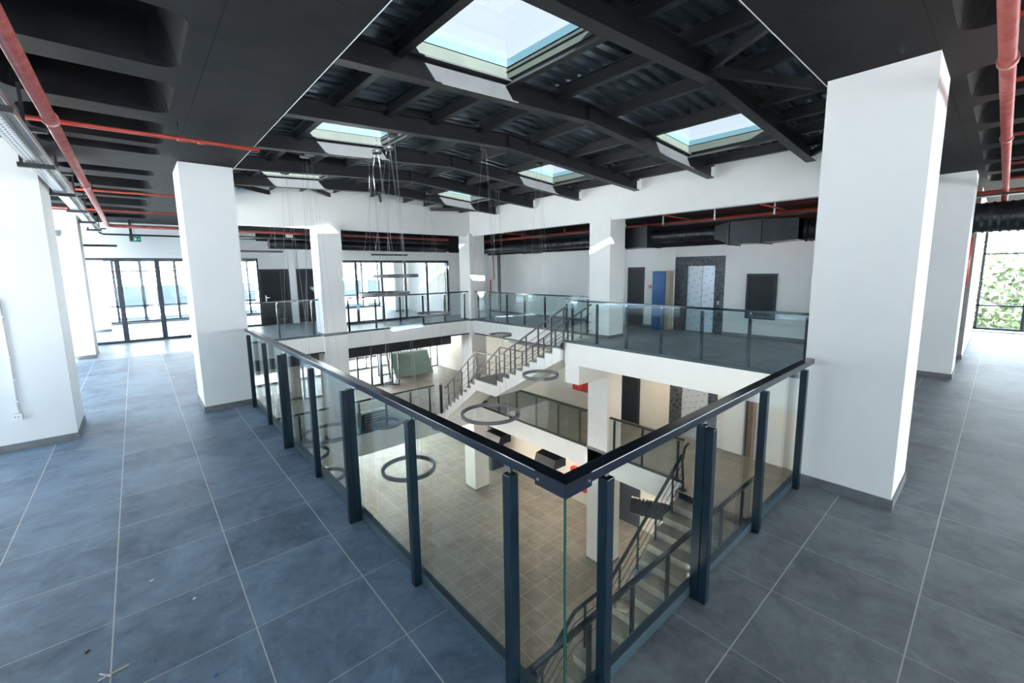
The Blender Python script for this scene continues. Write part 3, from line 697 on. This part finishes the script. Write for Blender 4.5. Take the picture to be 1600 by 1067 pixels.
# ---------------------------------------------------------------- ring pendants
def unp(px, py, dist):
    """place along the measured sight line: horizontal bearing and slope measured from the standing point"""
    d = rt*((px-800)/F_PX)+dn*((py-512.05)/F_PX)+fw
    return Vector((0, 0, H))+d*dist
rings = [  # bearing px, py, width px, diameter, canopy label
    (617.5, 431, 67, .80, 'ring pendant lamp hanging highest, just under eye level'),
    (601, 458.5, 73, .90, 'ring pendant lamp hanging second highest, below the highest ring'),
    (677, 490, 50, .95, 'ring pendant lamp hanging before the far gallery rail near the corner'),
    (782, 523, 33, .60, 'small ring pendant lamp hanging above the upper stair landing'),
    (844.5, 586, 54, .78, 'ring pendant lamp hanging in front of the upper stair underside'),
    (766.5, 646, 89, 1.17, 'largest ring pendant lamp, low in the middle of the atrium'),
    (639, 731, 79, .90, 'ring pendant lamp over the ground floor tiles seen behind the left balustrade'),
    (603, 661, 43.5, .60, 'small ring pendant lamp before the crate of the middle level'),
    (690, 666, 28, .60, 'small ring pendant lamp partly hidden by the left handrail'),
    (516, 676, 75, .95, 'wide ring pendant lamp seen through the third left glass pane'),
    (481, 710, 60, .90, 'ring pendant lamp partly hidden behind a left rail post, middle one of three'),
    (514, 743, 46, .60, 'lowest small ring pendant lamp seen through the left balustrade'),
]
for px, py, wpx, D, lb in rings:
    c = unp(px, py, F_PX*D/wpx)
    x, y = c.x, c.y; x = min(max(x, 1.6), 9.3)
    ty = y
    zt_ = zd(x)-.30
    t = thing('ring_pendant_lamp', lb, 'pendant lamp', (x, y, c.z), 'ring pendant lamps')
    n = 48; R = D/2; m = MB(); wd, hh_ = .045, .06
    vs = []
    for k in range(n):
        a = 2*math.pi*k/n; ca, sa = math.cos(a), math.sin(a)
        for rr, zz in ((R-wd/2, -hh_/2), (R+wd/2, -hh_/2), (R+wd/2, hh_/2), (R-wd/2, hh_/2)): vs.append((x+rr*ca, y+rr*sa, c.z+zz))
    fs = [(4*k+j, 4*k+(j+1) % 4, 4*((k+1) % n)+(j+1) % 4, 4*((k+1) % n)+j) for k in range(n) for j in range(4)]
    m.add(vs, fs); m.build('ring', 'ring', t)
    for k in range(3):
        a = 2*math.pi*k/3+.5; MB().tube([(x+.04*math.cos(a), y+.04*math.sin(a), zt_), (x+R*math.cos(a), y+R*math.sin(a), c.z+.02)], .0022, 5).build('cable', 'cable', t)
    MB().tube([(x, y, zt_-.01), (x, y, zt_+.05)], .085, 20).build('ceiling_canopy', 'blackp', t)
    MB().tube([(x, y, zt_+.05), (x, y, zd(x)-.01)], .006, 5).build('hanger', 'blackp', t)

# ---------------------------------------------------------------- services: pipes, trays, ducts
def pipe(label, pts, r, m='red', n=14, joints=(), hang=(), name='sprinkler_pipe', grp='red sprinkler pipes'):
    t = thing(name, label, 'pipe', pts[0], grp)
    P = [Vector(p) for p in pts]
    MB().tube(P, r, n).build('pipe_run', m, t)
    for j in joints:
        j = Vector(j[:3]), Vector(j[3:]); MB().tube([j[0], j[1]], r*1.28, n).build('coupling', m, t)
    for (hx, hy, hz) in hang:
        MB().tube([(hx, hy, hz), (hx, hy, CZ)], .006, 6).build('hanger_rod', 'blackp', t)
    return t
pipe('thick dusty red main pipe along the left ceiling, nearest the viewer', [(-.37, -2.8, 3.15), (-.37, 14.4, 3.15), (-.34, 14.55, 3.15), (-.25, 14.63, 3.15), (9.5, 14.63, 3.14)], .042, 'redp',
     joints=[(-.37, 4.95, 3.15, -.37, 5.03, 3.15), (-.37, 2.0, 3.15, -.37, 2.08, 3.15), (-.37, 8.2, 3.15, -.37, 8.28, 3.15)], hang=[(-.37, 1.2, 3.15), (-.37, 9.9, 3.15)])
pipe('thin bright red branch pipe crossing the left ceiling nearest the viewer', [(-1.6, 5.47, 3.24), (1.14, 5.35, 3.24)], .019, joints=[(.44, 5.385, 3.24, .52, 5.38, 3.24), (.6, 5.38, 3.24, .66, 5.375, 3.24)], hang=[(.46, 5.39, 3.24)])
pipe('second thin red branch pipe crossing the left ceiling', [(-1.6, 9.6, 3.26), (1.12, 9.4, 3.26)], .018, joints=[(.4, 9.46, 3.26, .47, 9.455, 3.26)])
pipe('third thin red branch pipe at the back of the left ceiling', [(-2.4, 12.3, 3.26), (1.1, 12.2, 3.26)], .018)
pipe('thick red main pipe along the right ceiling', [(.8, .10, 3.15), (11.1, .10, 3.15), (11.2, .10, 3.1), (11.25, .10, 2.98)], .038, 'redp',
     joints=[(4.05, .1, 3.15, 4.12, .1, 3.15), (6.5, .1, 3.15, 6.57, .1, 3.15)], hang=[])
for k, x in enumerate((3.55, 4.75, 6.7, 8.6, 10.1)):
    pipe('red branch pipe off the right main pipe, %s from the viewer' % ORD[k], [(x, .07, 3.2), (x, -1.9, 3.2)], .016, joints=[(x, -.08, 3.2, x, -.15, 3.2)])
pipe('red pipe above the ducts of the right gallery', [(11.6, -1.5, 3.17), (11.6, 15.2, 3.17)], .05, joints=[(11.6, 3.6, 3.17, 11.6, 3.7, 3.17)])
for k, (y, lb) in enumerate(((3.6, 'short red branch pipe above the right gallery near the large column'), (5.9, 'short red branch pipe above the lift'), (12.3, 'short red branch pipe near the far right corner'))):
    pipe(lb, [(10.4, y, 3.27), (11.6, y-.1, 3.24)], .02, joints=[(10.38, y, 3.27, 10.45, y, 3.27)])
pipe('vertical red riser pipe on the far right white wall', [(12.38, 15.4, 2.7), (12.38, 15.4, 1.5), (12.38, 15.62, 1.48), (12.38, 15.64, .7)], .03, grp=None)
pipe('vertical red pipe on the grey end of the wall block on the right', [(12.48, .5, 2.45), (12.48, .5, 1.5)], .05, grp=None)
# cable tray
t = thing('cable_tray', 'galvanised perforated cable tray on brackets along the left ceiling', 'cable tray', (-.55, 6, 2.98))
def perf():
    m = mat('perforated_galvanised', (.5, .52, .53), .35, .7); b = m.node_tree.nodes['Principled BSDF']; P, q = pos(m)
    h = mth(m, 'MULTIPLY', mth(m, 'LESS_THAN', mth(m, 'MODULO', mth(m, 'ADD', q[0], 10), .028), .012), mth(m, 'LESS_THAN', mth(m, 'MODULO', mth(m, 'ADD', q[1], 10), .07), .04))
    L(m, mix(m, h, (.55, .57, .58), (.03, .03, .03)), b.inputs['Base Color']); return m
M['perf'] = perf()
MB().box(-.64, -.555, -2, 14.9, 2.98, 2.984).build('tray_base', 'perf', t)
for x in (-.645, -.555): MB().box(x, x+.004, -2, 14.9, 2.98, 3.05).build('tray_side', 'galv', t)
MB().box(-.55, -.49, -2, 14.9, 3.03, 3.034).build('inner_channel', 'blackp', t); MB().box(-.493, -.487, -2, 14.9, 3.0, 3.045).build('channel_edge', 'galv', t)
y = .3
while y < 14.8:
    MB().box(-.70, -.46, y, y+.045, 2.935, 2.975).build('bracket_arm', 'blackp', t)
    MB().box(-.683, -.66, y, y+.04, 2.975, CZ).build('bracket_stem', 'blackp', t)
    if y+.95 < 14.8:
        MB().box(-.56, -.40, y+.95, y+.99, 3.05, 3.08).build('bracket_arm', 'blackp', t); MB().box(-.53, -.51, y+.955, y+.985, 3.08, CZ).build('bracket_stem', 'blackp', t)
    y += 1.9
random.seed(3)
cb = MB()
for i in range(7):
    x = -.63+.01*i; cb.tube([(x+random.uniform(-.008, .008), yy, 2.995+random.uniform(0, .012)) for yy in [-2+.6*k for k in range(28)]], .007, 5)
cb.build('cable_bundle', 'blackp', t)
t = thing('cable_conduit', 'dark thin conduit along the top of the far left partition', 'conduit', (0, 15.6, 3.02)); MB().tube([(-.55, 14.9, 3.0), (-.5, 15.5, 3.0), (4.0, 15.5, 3.0)], .022, 8).build('conduit_run', 'blackp', t)
MB().box(.02, .08, 15.47, 15.53, 2.85, CZ).build('hanger', 'blackp', t)

def rib_duct(label, p, q, r, rib=.10, name='round_duct', m='duct', extra=None):
    t = thing(name, label, 'duct', p)
    p, q = Vector(p), Vector(q); Ln = (q-p).length; n = int(Ln/rib); pts = []; rad = []
    for i in range(n+1):
        a = i/n; pts.append(p.lerp(q, a)); rad.append(r)
        if i < n: pts.append(p.lerp(q, a+.25/n)); rad.append(r*1.07); pts.append(p.lerp(q, a+.5/n)); rad.append(r)
    MB().tube(pts, r, 20, radii=rad).build('duct_run', m, t)
    return t
t = rib_duct('black round spiral duct hanging over the right gallery by the lift', (10.95, 6.5, 2.78), (10.95, 4.75, 2.78), .17)
t2 = thing('duct_box', 'black rectangular duct silencer box hanging right of the stair-head column', 'duct', (10.8, 6.85, 2.5), 'black duct boxes')
box(10.62, 11.35, 6.5, 7.25, 2.5, 3.06).build('casing', 'duct', t2, .01)
MB().box(10.60, 11.37, 6.49, 6.53, 2.48, 3.08).build('flange', 'duct', t2)
t2 = thing('duct_box', 'black rectangular duct box with tapered ends above the service hatch', 'duct', (10.9, 4, 2.46), 'black duct boxes')
m = MB()
def loop(yc, hx, z0, z1): return [(10.95-hx, yc, z0), (10.95+hx, yc, z0), (10.95+hx, yc, z1), (10.95-hx, yc, z1)]
lps = [loop(4.75, .17, 2.62, 2.92), loop(4.35, .34, 2.47, 2.98), loop(3.65, .34, 2.46, 2.98), loop(2.95, .26, 2.5, 2.95)]
for a, c in zip(lps[:-1], lps[1:]): m.add(a+c, [(i, (i+1) % 4, 4+(i+1) % 4, 4+i) for i in range(4)])
m.build('casing', 'duct', t2)
for yy in (4.35, 3.65): MB().box(10.58, 11.32, yy-.02, yy+.02, 2.44, 3.0).build('flange', 'duct', t2)
rib_duct('long black ribbed duct running on past the large right column', (11.2, 2.95, 2.72), (11.2, -3.0, 2.72), .25)
rib_duct('black ribbed duct along the far right gallery wall', (11.2, 8.1, 2.8), (11.2, 15.0, 2.78), .17)
rib_duct('black round duct with open end over the far left gallery', (3.2, 14.95, 2.82), (9.6, 15.0, 2.80), .14, m='duct')
t = thing('duct_box', 'wide flat black duct above the far right gallery', 'duct', (11.9, 11, 3), 'black duct boxes'); box(11.9, 12.3, 7.9, 15.4, 2.9, 3.12).build('casing', 'duct', t)
for yy in (8.5, 10.8, 13.1, 15.1): MB().box(12.08, 12.11, yy, yy+.03, 3.12, CZ).build('hanger', 'galv', t)
t = thing('cable_tray', 'dark cable tray above the far left gallery', 'cable tray', (6, 14.3, 3.0)); MB().box(1.3, 9.4, 14.9, 15.25, 2.99, 3.03).build('tray_base', 'steel', t)
for k in range(7): MB().box(2.2+k*1.1, 2.24+k*1.1, 15.05, 15.09, 3.03, CZ).build('hanger', 'blackp', t)
t = thing('cable_tray', 'dark cable tray above the ducts of the right gallery', 'cable tray', (11.2, 5, 3.1)); MB().box(11.05, 11.3, -1, 12, 3.07, 3.10).build('tray_base', 'steel', t)
for yy in (3.55, 4.9, 6.3): MB().box(11.1, 11.13, yy, yy+.03, 3.1, CZ).build('hanger', 'galv', t)
# ducts on the two lower levels
t = thing('duct_box', 'long black duct under the far left gallery, middle level', 'duct', (6, 15, -1), 'black duct boxes'); box(XL+1, 9.55, 14.75, 15.3, -1.05, -.55).build('casing', 'duct', t)
t = thing('duct_box', 'grey-brown duct under the far right gallery, middle level', 'duct', (11, 10, -1), 'black duct boxes'); box(11.2, 11.7, 8.8, 13.3, -1.0, -.6).build('casing', 'ring', t)
for k, (xa, xb, ya, yb, lb) in enumerate([(9.55, 10.1, 11.8, 12.65, 'black duct outlet box below the middle slab, under the largest ring lamp'), (9.6, 10.1, 9.05, 9.95, 'black duct outlet box below the middle slab near the balustrade corner')]):
    t = thing('duct_outlet', lb, 'duct', (xa, ya, -4.6), 'duct outlets under the middle slab')
    MB().add([(xa, ya, -4.55), (xb, ya-.1, -4.5), (xb, yb, -4.5), (xa, yb, -4.55), (xa+.12, ya, -4.25), (xb, ya-.1, -4.2), (xb, yb, -4.2), (xa+.12, yb, -4.25)], [(0, 1, 2, 3), (4, 5, 6, 7), (0, 1, 5, 4), (1, 2, 6, 5), (2, 3, 7, 6), (3, 0, 4, 7)]).build('outlet_box', 'duct', t)
    MB().box(xb, 12.05, (ya+yb)/2-.2, (ya+yb)/2+.2, -4.45, -4.15).build('branch', 'duct', t)
rib_duct('dark round duct under the middle slab behind the grey staircase', (10.0, 6.4, -4.75), (10.6, 4.9, -4.75), .23)
t = thing('wall_cabinet', 'tall black cabinet on the ground level behind the corner column', 'cabinet', (11.4, 14, ZG)); box(11.2, 11.9, 14.3, 14.9, ZG, -4.3).build('casing', 'duct', t)

# hydrant cabinets
def hydrant(label, x, y0, y1, z0, z1):
    t = thing('hydrant_cabinet', label, 'hydrant cabinet', (x, (y0+y1)/2, z0))
    box(x, x+.2, y0, y1, z0, z1).build('casing', 'redbox', t, .004)
    w_ = y1-y0
    box(x-.012, x, y0+.02, y0+w_*.38, z0+.02, z1-.02).build('extinguisher_door', 'redbox', t)
    box(x-.012, x, y0+w_*.42, y1-.02, z0+.02, z1-.02).build('hose_door', 'redbox', t)
    box(x-.016, x-.011, y0+w_*.52, y1-.12, z0+(z1-z0)*.42, z1-.08).build('glass_window', 'ring', t)
hydrant('red hydrant cabinet with dark window on the middle level wall', 12.34, 9.72, 10.6, -2.68, -2.0)
hydrant('red hydrant cabinet on the ground level wall', 11.89, 9.55, 10.3, -6.4, -5.6)

# linear pendant lights
def linear(label, p, q):
    t = thing('linear_lamp', label, 'pendant lamp', p, 'black linear pendant lamps')
    MB().bar(p, q, .05, .055).build('body', 'blackp', t)
    for a in (.12, .88):
        c = Vector(p).lerp(Vector(q), a); MB().tube([c, (c.x, c.y, CZ)], .003, 5).build('cable', 'cable', t)
linear('black linear lamp hanging before the left glazed partition', (-1.4, 15.0, 2.68), (-.25, 15.0, 2.68))
linear('black linear lamp hanging before the dark doors', (1.9, 14.2, 2.56), (3.4, 14.2, 2.56))
linear('black linear lamp hanging before the middle glazed partition', (6.25, 14.5, 2.52), (7.62, 14.5, 2.52))
linear('black linear lamp hanging before the far right white wall', (11.0, 11.9, 2.53), (11.0, 10.9, 2.53))
t = thing('linear_lamp', 'pair of thin black upright lamps at the far right wall', 'pendant lamp', (12.2, 15, .2)); box(12.41, 12.445, 15.1, 15.13, .27, 2.65).build('body', 'blackp', t); box(12.41, 12.445, 14.98, 15.01, .0, 2.65).build('body', 'blackp', t)

# smoke detectors
for (x, y, lb) in ((10.3, 5.05, 'white smoke detector on the black ceiling over the lift'), (10.3, 9.75, 'white smoke detector on the black ceiling over the far right gallery')):
    t = thing('smoke_detector', lb, 'smoke detector', (x, y, CZ), 'smoke detectors')
    MB().tube([(x, y, CZ), (x, y, CZ-.03), (x, y, CZ-.05)], .06, 16, radii=[.065, .06, .035]).build('base', 'whitep', t)

# exit sign
t = thing('exit_sign', 'green lit exit sign with arrow hanging from the ceiling at the left', 'exit sign', (.12, 15.8, 2.9))
box(.0, .245, 15.78, 15.80, 2.84, 2.985).build('panel', 'sign', t); box(.0, .245, 15.77, 15.81, 2.985, 3.0).build('top_strip', 'signtop', t)
MB().tube([(.12, 15.79, 3.0), (.12, 15.79, CZ)], .004, 5).build('hanger', 'blackp', t)
sg = MB(); yy = 15.775
sg.box(.105, .15, yy, yy+.004, 2.875, 2.945)
sg.box(.175, .205, yy, yy+.004, 2.905, 2.917).add([(.2, yy, 2.89), (.225, yy, 2.911), (.2, yy, 2.932)], [(0, 1, 2)])
sg.build('pictogram', 'whitep', t)
def text(body, size, loc, rotx, m, parent, name='lettering'):
    cu = bpy.data.curves.new('txt', 'FONT'); cu.body = body; cu.size = size; cu.extrude = .001
    o = bpy.data.objects.new('txt', cu); COL.objects.link(o); bpy.context.view_layer.update()
    me = bpy.data.meshes.new_from_object(o); bpy.data.objects.remove(o)
    o = bpy.data.objects.new(name, me); COL.objects.link(o); me.materials.clear(); me.materials.append(M[m])
    o.location = Vector(loc)-Vector(parent.location); o.rotation_euler = (rotx, 0, 0); o.parent = parent
text('EXIT', .045, (.01, 15.776, 2.915), math.pi/2, 'whitep', t); text('ÇIKIŞ', .036, (.01, 15.776, 2.872), math.pi/2, 'whitep', t)

# socket and conduit on the left column
t = thing('wall_socket', 'white wall socket with conduit on the leftmost column', 'socket', (-1.13, 7.1, .39))
box(-1.17, -1.09, 7.085, 7.12, .355, .43).build('socket_box', 'whitep', t, .006)
for dx in (-.012, .012): MB().tube([(-1.135+dx, 7.083, .392), (-1.135+dx, 7.086, .392)], .006, 8).build('hole', 'blackp', t)
MB().tube([(-1.12, 7.11, .43), (-1.12, 7.11, 1.7)], .010, 8).build('conduit', 'whitep', t)
for z in (.55, .8, 1.05, 1.5): MB().box(-1.135, -1.105, 7.1, 7.12, z, z+.02).build('clip', 'whitep', t)
t = thing('junction_box', 'small grey junction box high on the second left column', 'junction box', (-1.2, 13.97, 2.88)); box(-1.26, -1.16, 13.94, 14.0, 2.82, 2.94).build('casing', 'ring', t)

# things on the middle level
t = thing('plasterboard_stack', 'large pale green plasterboard sheets leaning on edge on the middle level', 'boards', (10.4, 19.7, Z1))
MB().add([(9.45, 19.7, Z1), (11.5, 19.55, Z1), (11.5, 20.1, -2.27), (9.3, 20.2, -2.25), (9.45, 19.8, Z1), (11.5, 19.65, Z1), (11.5, 20.2, -2.27), (9.3, 20.3, -2.25)], [(0, 1, 2, 3), (4, 5, 6, 7), (0, 1, 5, 4), (1, 2, 6, 5), (2, 3, 7, 6), (3, 0, 4, 7)]).build('sheet', 'board', t)
MB().bar((9.2, 19.9, Z1), (9.15, 20.2, -1.6), .07, .07).build('prop', 'timber', t)
t = thing('slatted_crate', 'blue-grey slatted crate behind the middle level rail', 'crate', (5.9, 14.3, Z1))
MB().box(5.42, 6.35, 14.0, 14.3, Z1+.04, Z1+.46).build('body', 'ring', t)
for k in range(4): MB().box(5.4, 6.37, 13.985, 14.0, Z1+.07+k*.1, Z1+.125+k*.1).build('slat', 'galv', t)
MB().box(5.3, 5.42, 13.9, 14.3, Z1, Z1+.5).build('end_board', 'curb', t); MB().box(5.3, 6.3, 14.1, 14.35, Z1+.46, Z1+.49).build('lid', 'whitep', t)
for z, nmx in ((.2, 'rail'), (.4, 'rail')): MB().bar((4.9, 14.15, Z1+z), (5.42, 14.1, Z1+z+.02), .03, .03).build('bearer', 'blackp', t)
# debris on the floor near the viewer
def stick(label, p, ang, ln, wd, m, cat='scrap'):
    a = math.radians(ang); q = (p[0]+ln*math.cos(a), p[1]+ln*math.sin(a)); o = MB().bar((p[0], p[1], .004), (q[0], q[1], .004), wd, .006).build('floor_scrap', m); tag(o, label, cat)
stick('pale thin stick lying on the floor at the bottom left', (-.325, 2.70), 8, .115, .006, 'beige')
stick('short pale strip crossing the thin stick on the bottom left floor', (-.32, 2.74), -50, .06, .004, 'whitep')
stick('tiny black scrap on the floor at the lower left', (-.382, 2.95), 50, .022, .006, 'blackp')
stick('tiny blue scrap on the floor at the lower left', (-.115, 2.64), 80, .014, .006, 'blue')
stick('small dark blue scrap on the floor near the bottom of the left walkway', (.10, 2.34), 30, .02, .006, 'blue')
stick('tiny white chip on the left walkway floor', (-.118, 3.41), 0, .02, .008, 'whitep')
stick('tiny white chip on the left walkway floor nearer the balustrade', (.074, 3.03), 40, .016, .010, 'whitep')
def cloth(label, x, y, z, r, m):
    random.seed(int(x*100)); q = MB(); n = 12
    vs = [(x, y, z+r*.5)]
    for a in range(n):
        rr = r*random.uniform(.6, 1.1); vs.append((x+rr*.7*math.cos(6.283*a/n), y+rr*.7*math.sin(6.283*a/n), z+r*random.uniform(.2, .5)))
    for a in range(n):
        rr = r*random.uniform(.9, 1.3); vs.append((x+rr*math.cos(6.283*a/n), y+rr*math.sin(6.283*a/n), z+.004))
    q.add(vs, [(0, 1+a, 1+(a+1) % n) for a in range(n)]+[(1+a, 1+n+a, 1+n+(a+1) % n, 1+(a+1) % n) for a in range(n)]+[tuple(range(1+n, 1+2*n))], True)
    tag(q.build('crumpled_rag', m), label, 'rag')
def tz(x): return Z1-.183*(int((9.31-x)/.335)+1)+.026
cloth('crumpled blue rag lying on a tread of the grey staircase', 7.42, 4.42, tz(7.42), .12, 'blue')
cloth('crumpled cream rag lying on a lower tread of the grey staircase', 6.75, 4.42, tz(6.75), .13, 'beige')
cloth('pale yellow rag on the floor at the head of the grey staircase', 9.75, 4.25, Z1, .13, 'beige')

M['lamp'] = bpy.data.materials.new('added_warm_lamp_panel'); M['lamp'].use_nodes = True  # unseen warm lamps added under the slabs to brighten both lower levels
_b = M['lamp'].node_tree.nodes['Principled BSDF']; _b.inputs['Emission Color'].default_value = (1, .80, .58, 1); _b.inputs['Emission Strength'].default_value = 36
k = 0
for zc, pts in ((Z1-.63, [(11.2, 7.0), (11.2, 11.0), (11.2, 14.5), (6, 16.5), (2, 16.5), (8, 19), (-1.2, 11), (-1.2, 6), (5, 1.5), (9, 1.0), (13.5, 2)]), (-.535, [(11.3, 6.2), (11.3, 11.0), (11.3, 2.0), (14.5, 0), (7, 17.5), (2, 17), (6, 1.0)])):
    for x, y in pts:
        lv = 'ground' if zc < -2 else 'middle'
        t = thing('added_ceiling_lamp', 'added round warm ceiling lamp under the slab above the %s level, hidden from here' % lv, 'ceiling lamp', (x, y, zc), 'added round ceiling lamps of the %s level' % lv); k += 1
        MB().tube([(x, y, zc+.03), (x, y, zc-.02)], .24, 24).build('housing', 'whitep', t)
        MB().tube([(x, y, zc-.021), (x, y, zc-.03)], .21, 24).build('diffuser', 'lamp', t)
# ---------------------------------------------------------------- outside
struct('floor', MB().box(-60, 90, -40, 110, ZG-.4, ZG-.31), 'asphalt', 'pale ground outside the building', 'ground')
t = thing('building', 'pale apartment block with window bands outside the far left windows', 'building', (-4, 46, ZG))
box(-40, 26, 44, 58, ZG, 2.6).build('wall', 'conc', t)
for fz in (-5.6, -3.0, -.6):
    for k in range(26):
        x = -38+k*2.45
        box(x, x+1.9, 43.95, 44.0, fz, fz+1.7).build('window', 'bwin', t)
MB().box(-40.3, 26.3, 43.6, 58, 2.6, 2.9).build('roof', 'conc', t)
t = thing('building', 'unseen long pale block added behind the viewer to hold off the sun', 'building', (-10, -66, ZG))
box(-24.5, 6, -72, -60, ZG, 27).build('wall', 'conc', t)  # added out of view to keep the low sun off the south windows
# trees beyond the right window
def make_tree(seed):
    random.seed(seed); tr = MB(); lf = MB()
    Ht = 9+random.random()*3
    tr.tube([(0, 0, 0), (.1, .05, 2), (0, .2, 4.5), (.2, .1, Ht*.7)], .2, 8, radii=[.24, .18, .13, .05])
    cl = []
    for i in range(16):
        a = random.uniform(0, 6.28); h = random.uniform(3.0, Ht*.9); r = random.uniform(.8, 2.6)
        p = Vector((r*math.cos(a), r*math.sin(a), h+.8)); tr.tube([(0, .1, h-.6), p*.6+Vector((0, 0, h*.35)), p], .05, 5, radii=[.07, .045, .02]); cl.append(p)
    for p in cl:
        for k in range(230):
            q = p+Vector((random.gauss(0, .62), random.gauss(0, .62), random.gauss(0, .5)))
            a = Vector((random.gauss(0, 1), random.gauss(0, 1), random.gauss(0, 1))).normalized()*.13; b2 = a.cross(Vector((random.random(), random.random(), random.random()))).normalized()*.08
            lf.add([q-a, q+b2, q+a, q-b2], [(0, 1, 2, 3)])
    return tr, lf
protos = [make_tree(s) for s in (1, 2, 3)]
pm = []
spots = [(25, -.4), (33, 2.2), (32.5, -5.6), (41, -1.8), (49, 3), (26, 8)]
tl = ['nearest leafy tree outside the right window', 'leafy tree behind the nearest one and to its left, outside the right window', 'leafy tree behind the nearest one and to its right, outside the right window', 'leafy tree in the middle distance outside the right window', 'farthest leafy tree outside the right window', 'leafy tree hidden mostly by the wall block outside']
first = {}
for i, (x, y) in enumerate(spots):
    k = i % 3; t = thing('tree', tl[i], 'tree', (x, y, ZG-.35), 'trees outside the right window')
    if k not in first:
        tr, lf = protos[k]; a = tr.build('trunk', 'bark'); b2 = lf.build('foliage', 'leaf'); first[k] = (a.data, b2.data)
        for o in (a, b2): bpy.data.objects.remove(o)
    for nme, me in zip(('trunk', 'foliage'), first[k]):
        o = bpy.data.objects.new(nme, me); COL.objects.link(o); o.parent = t
    t.rotation_euler = (0, 0, i*1.3)
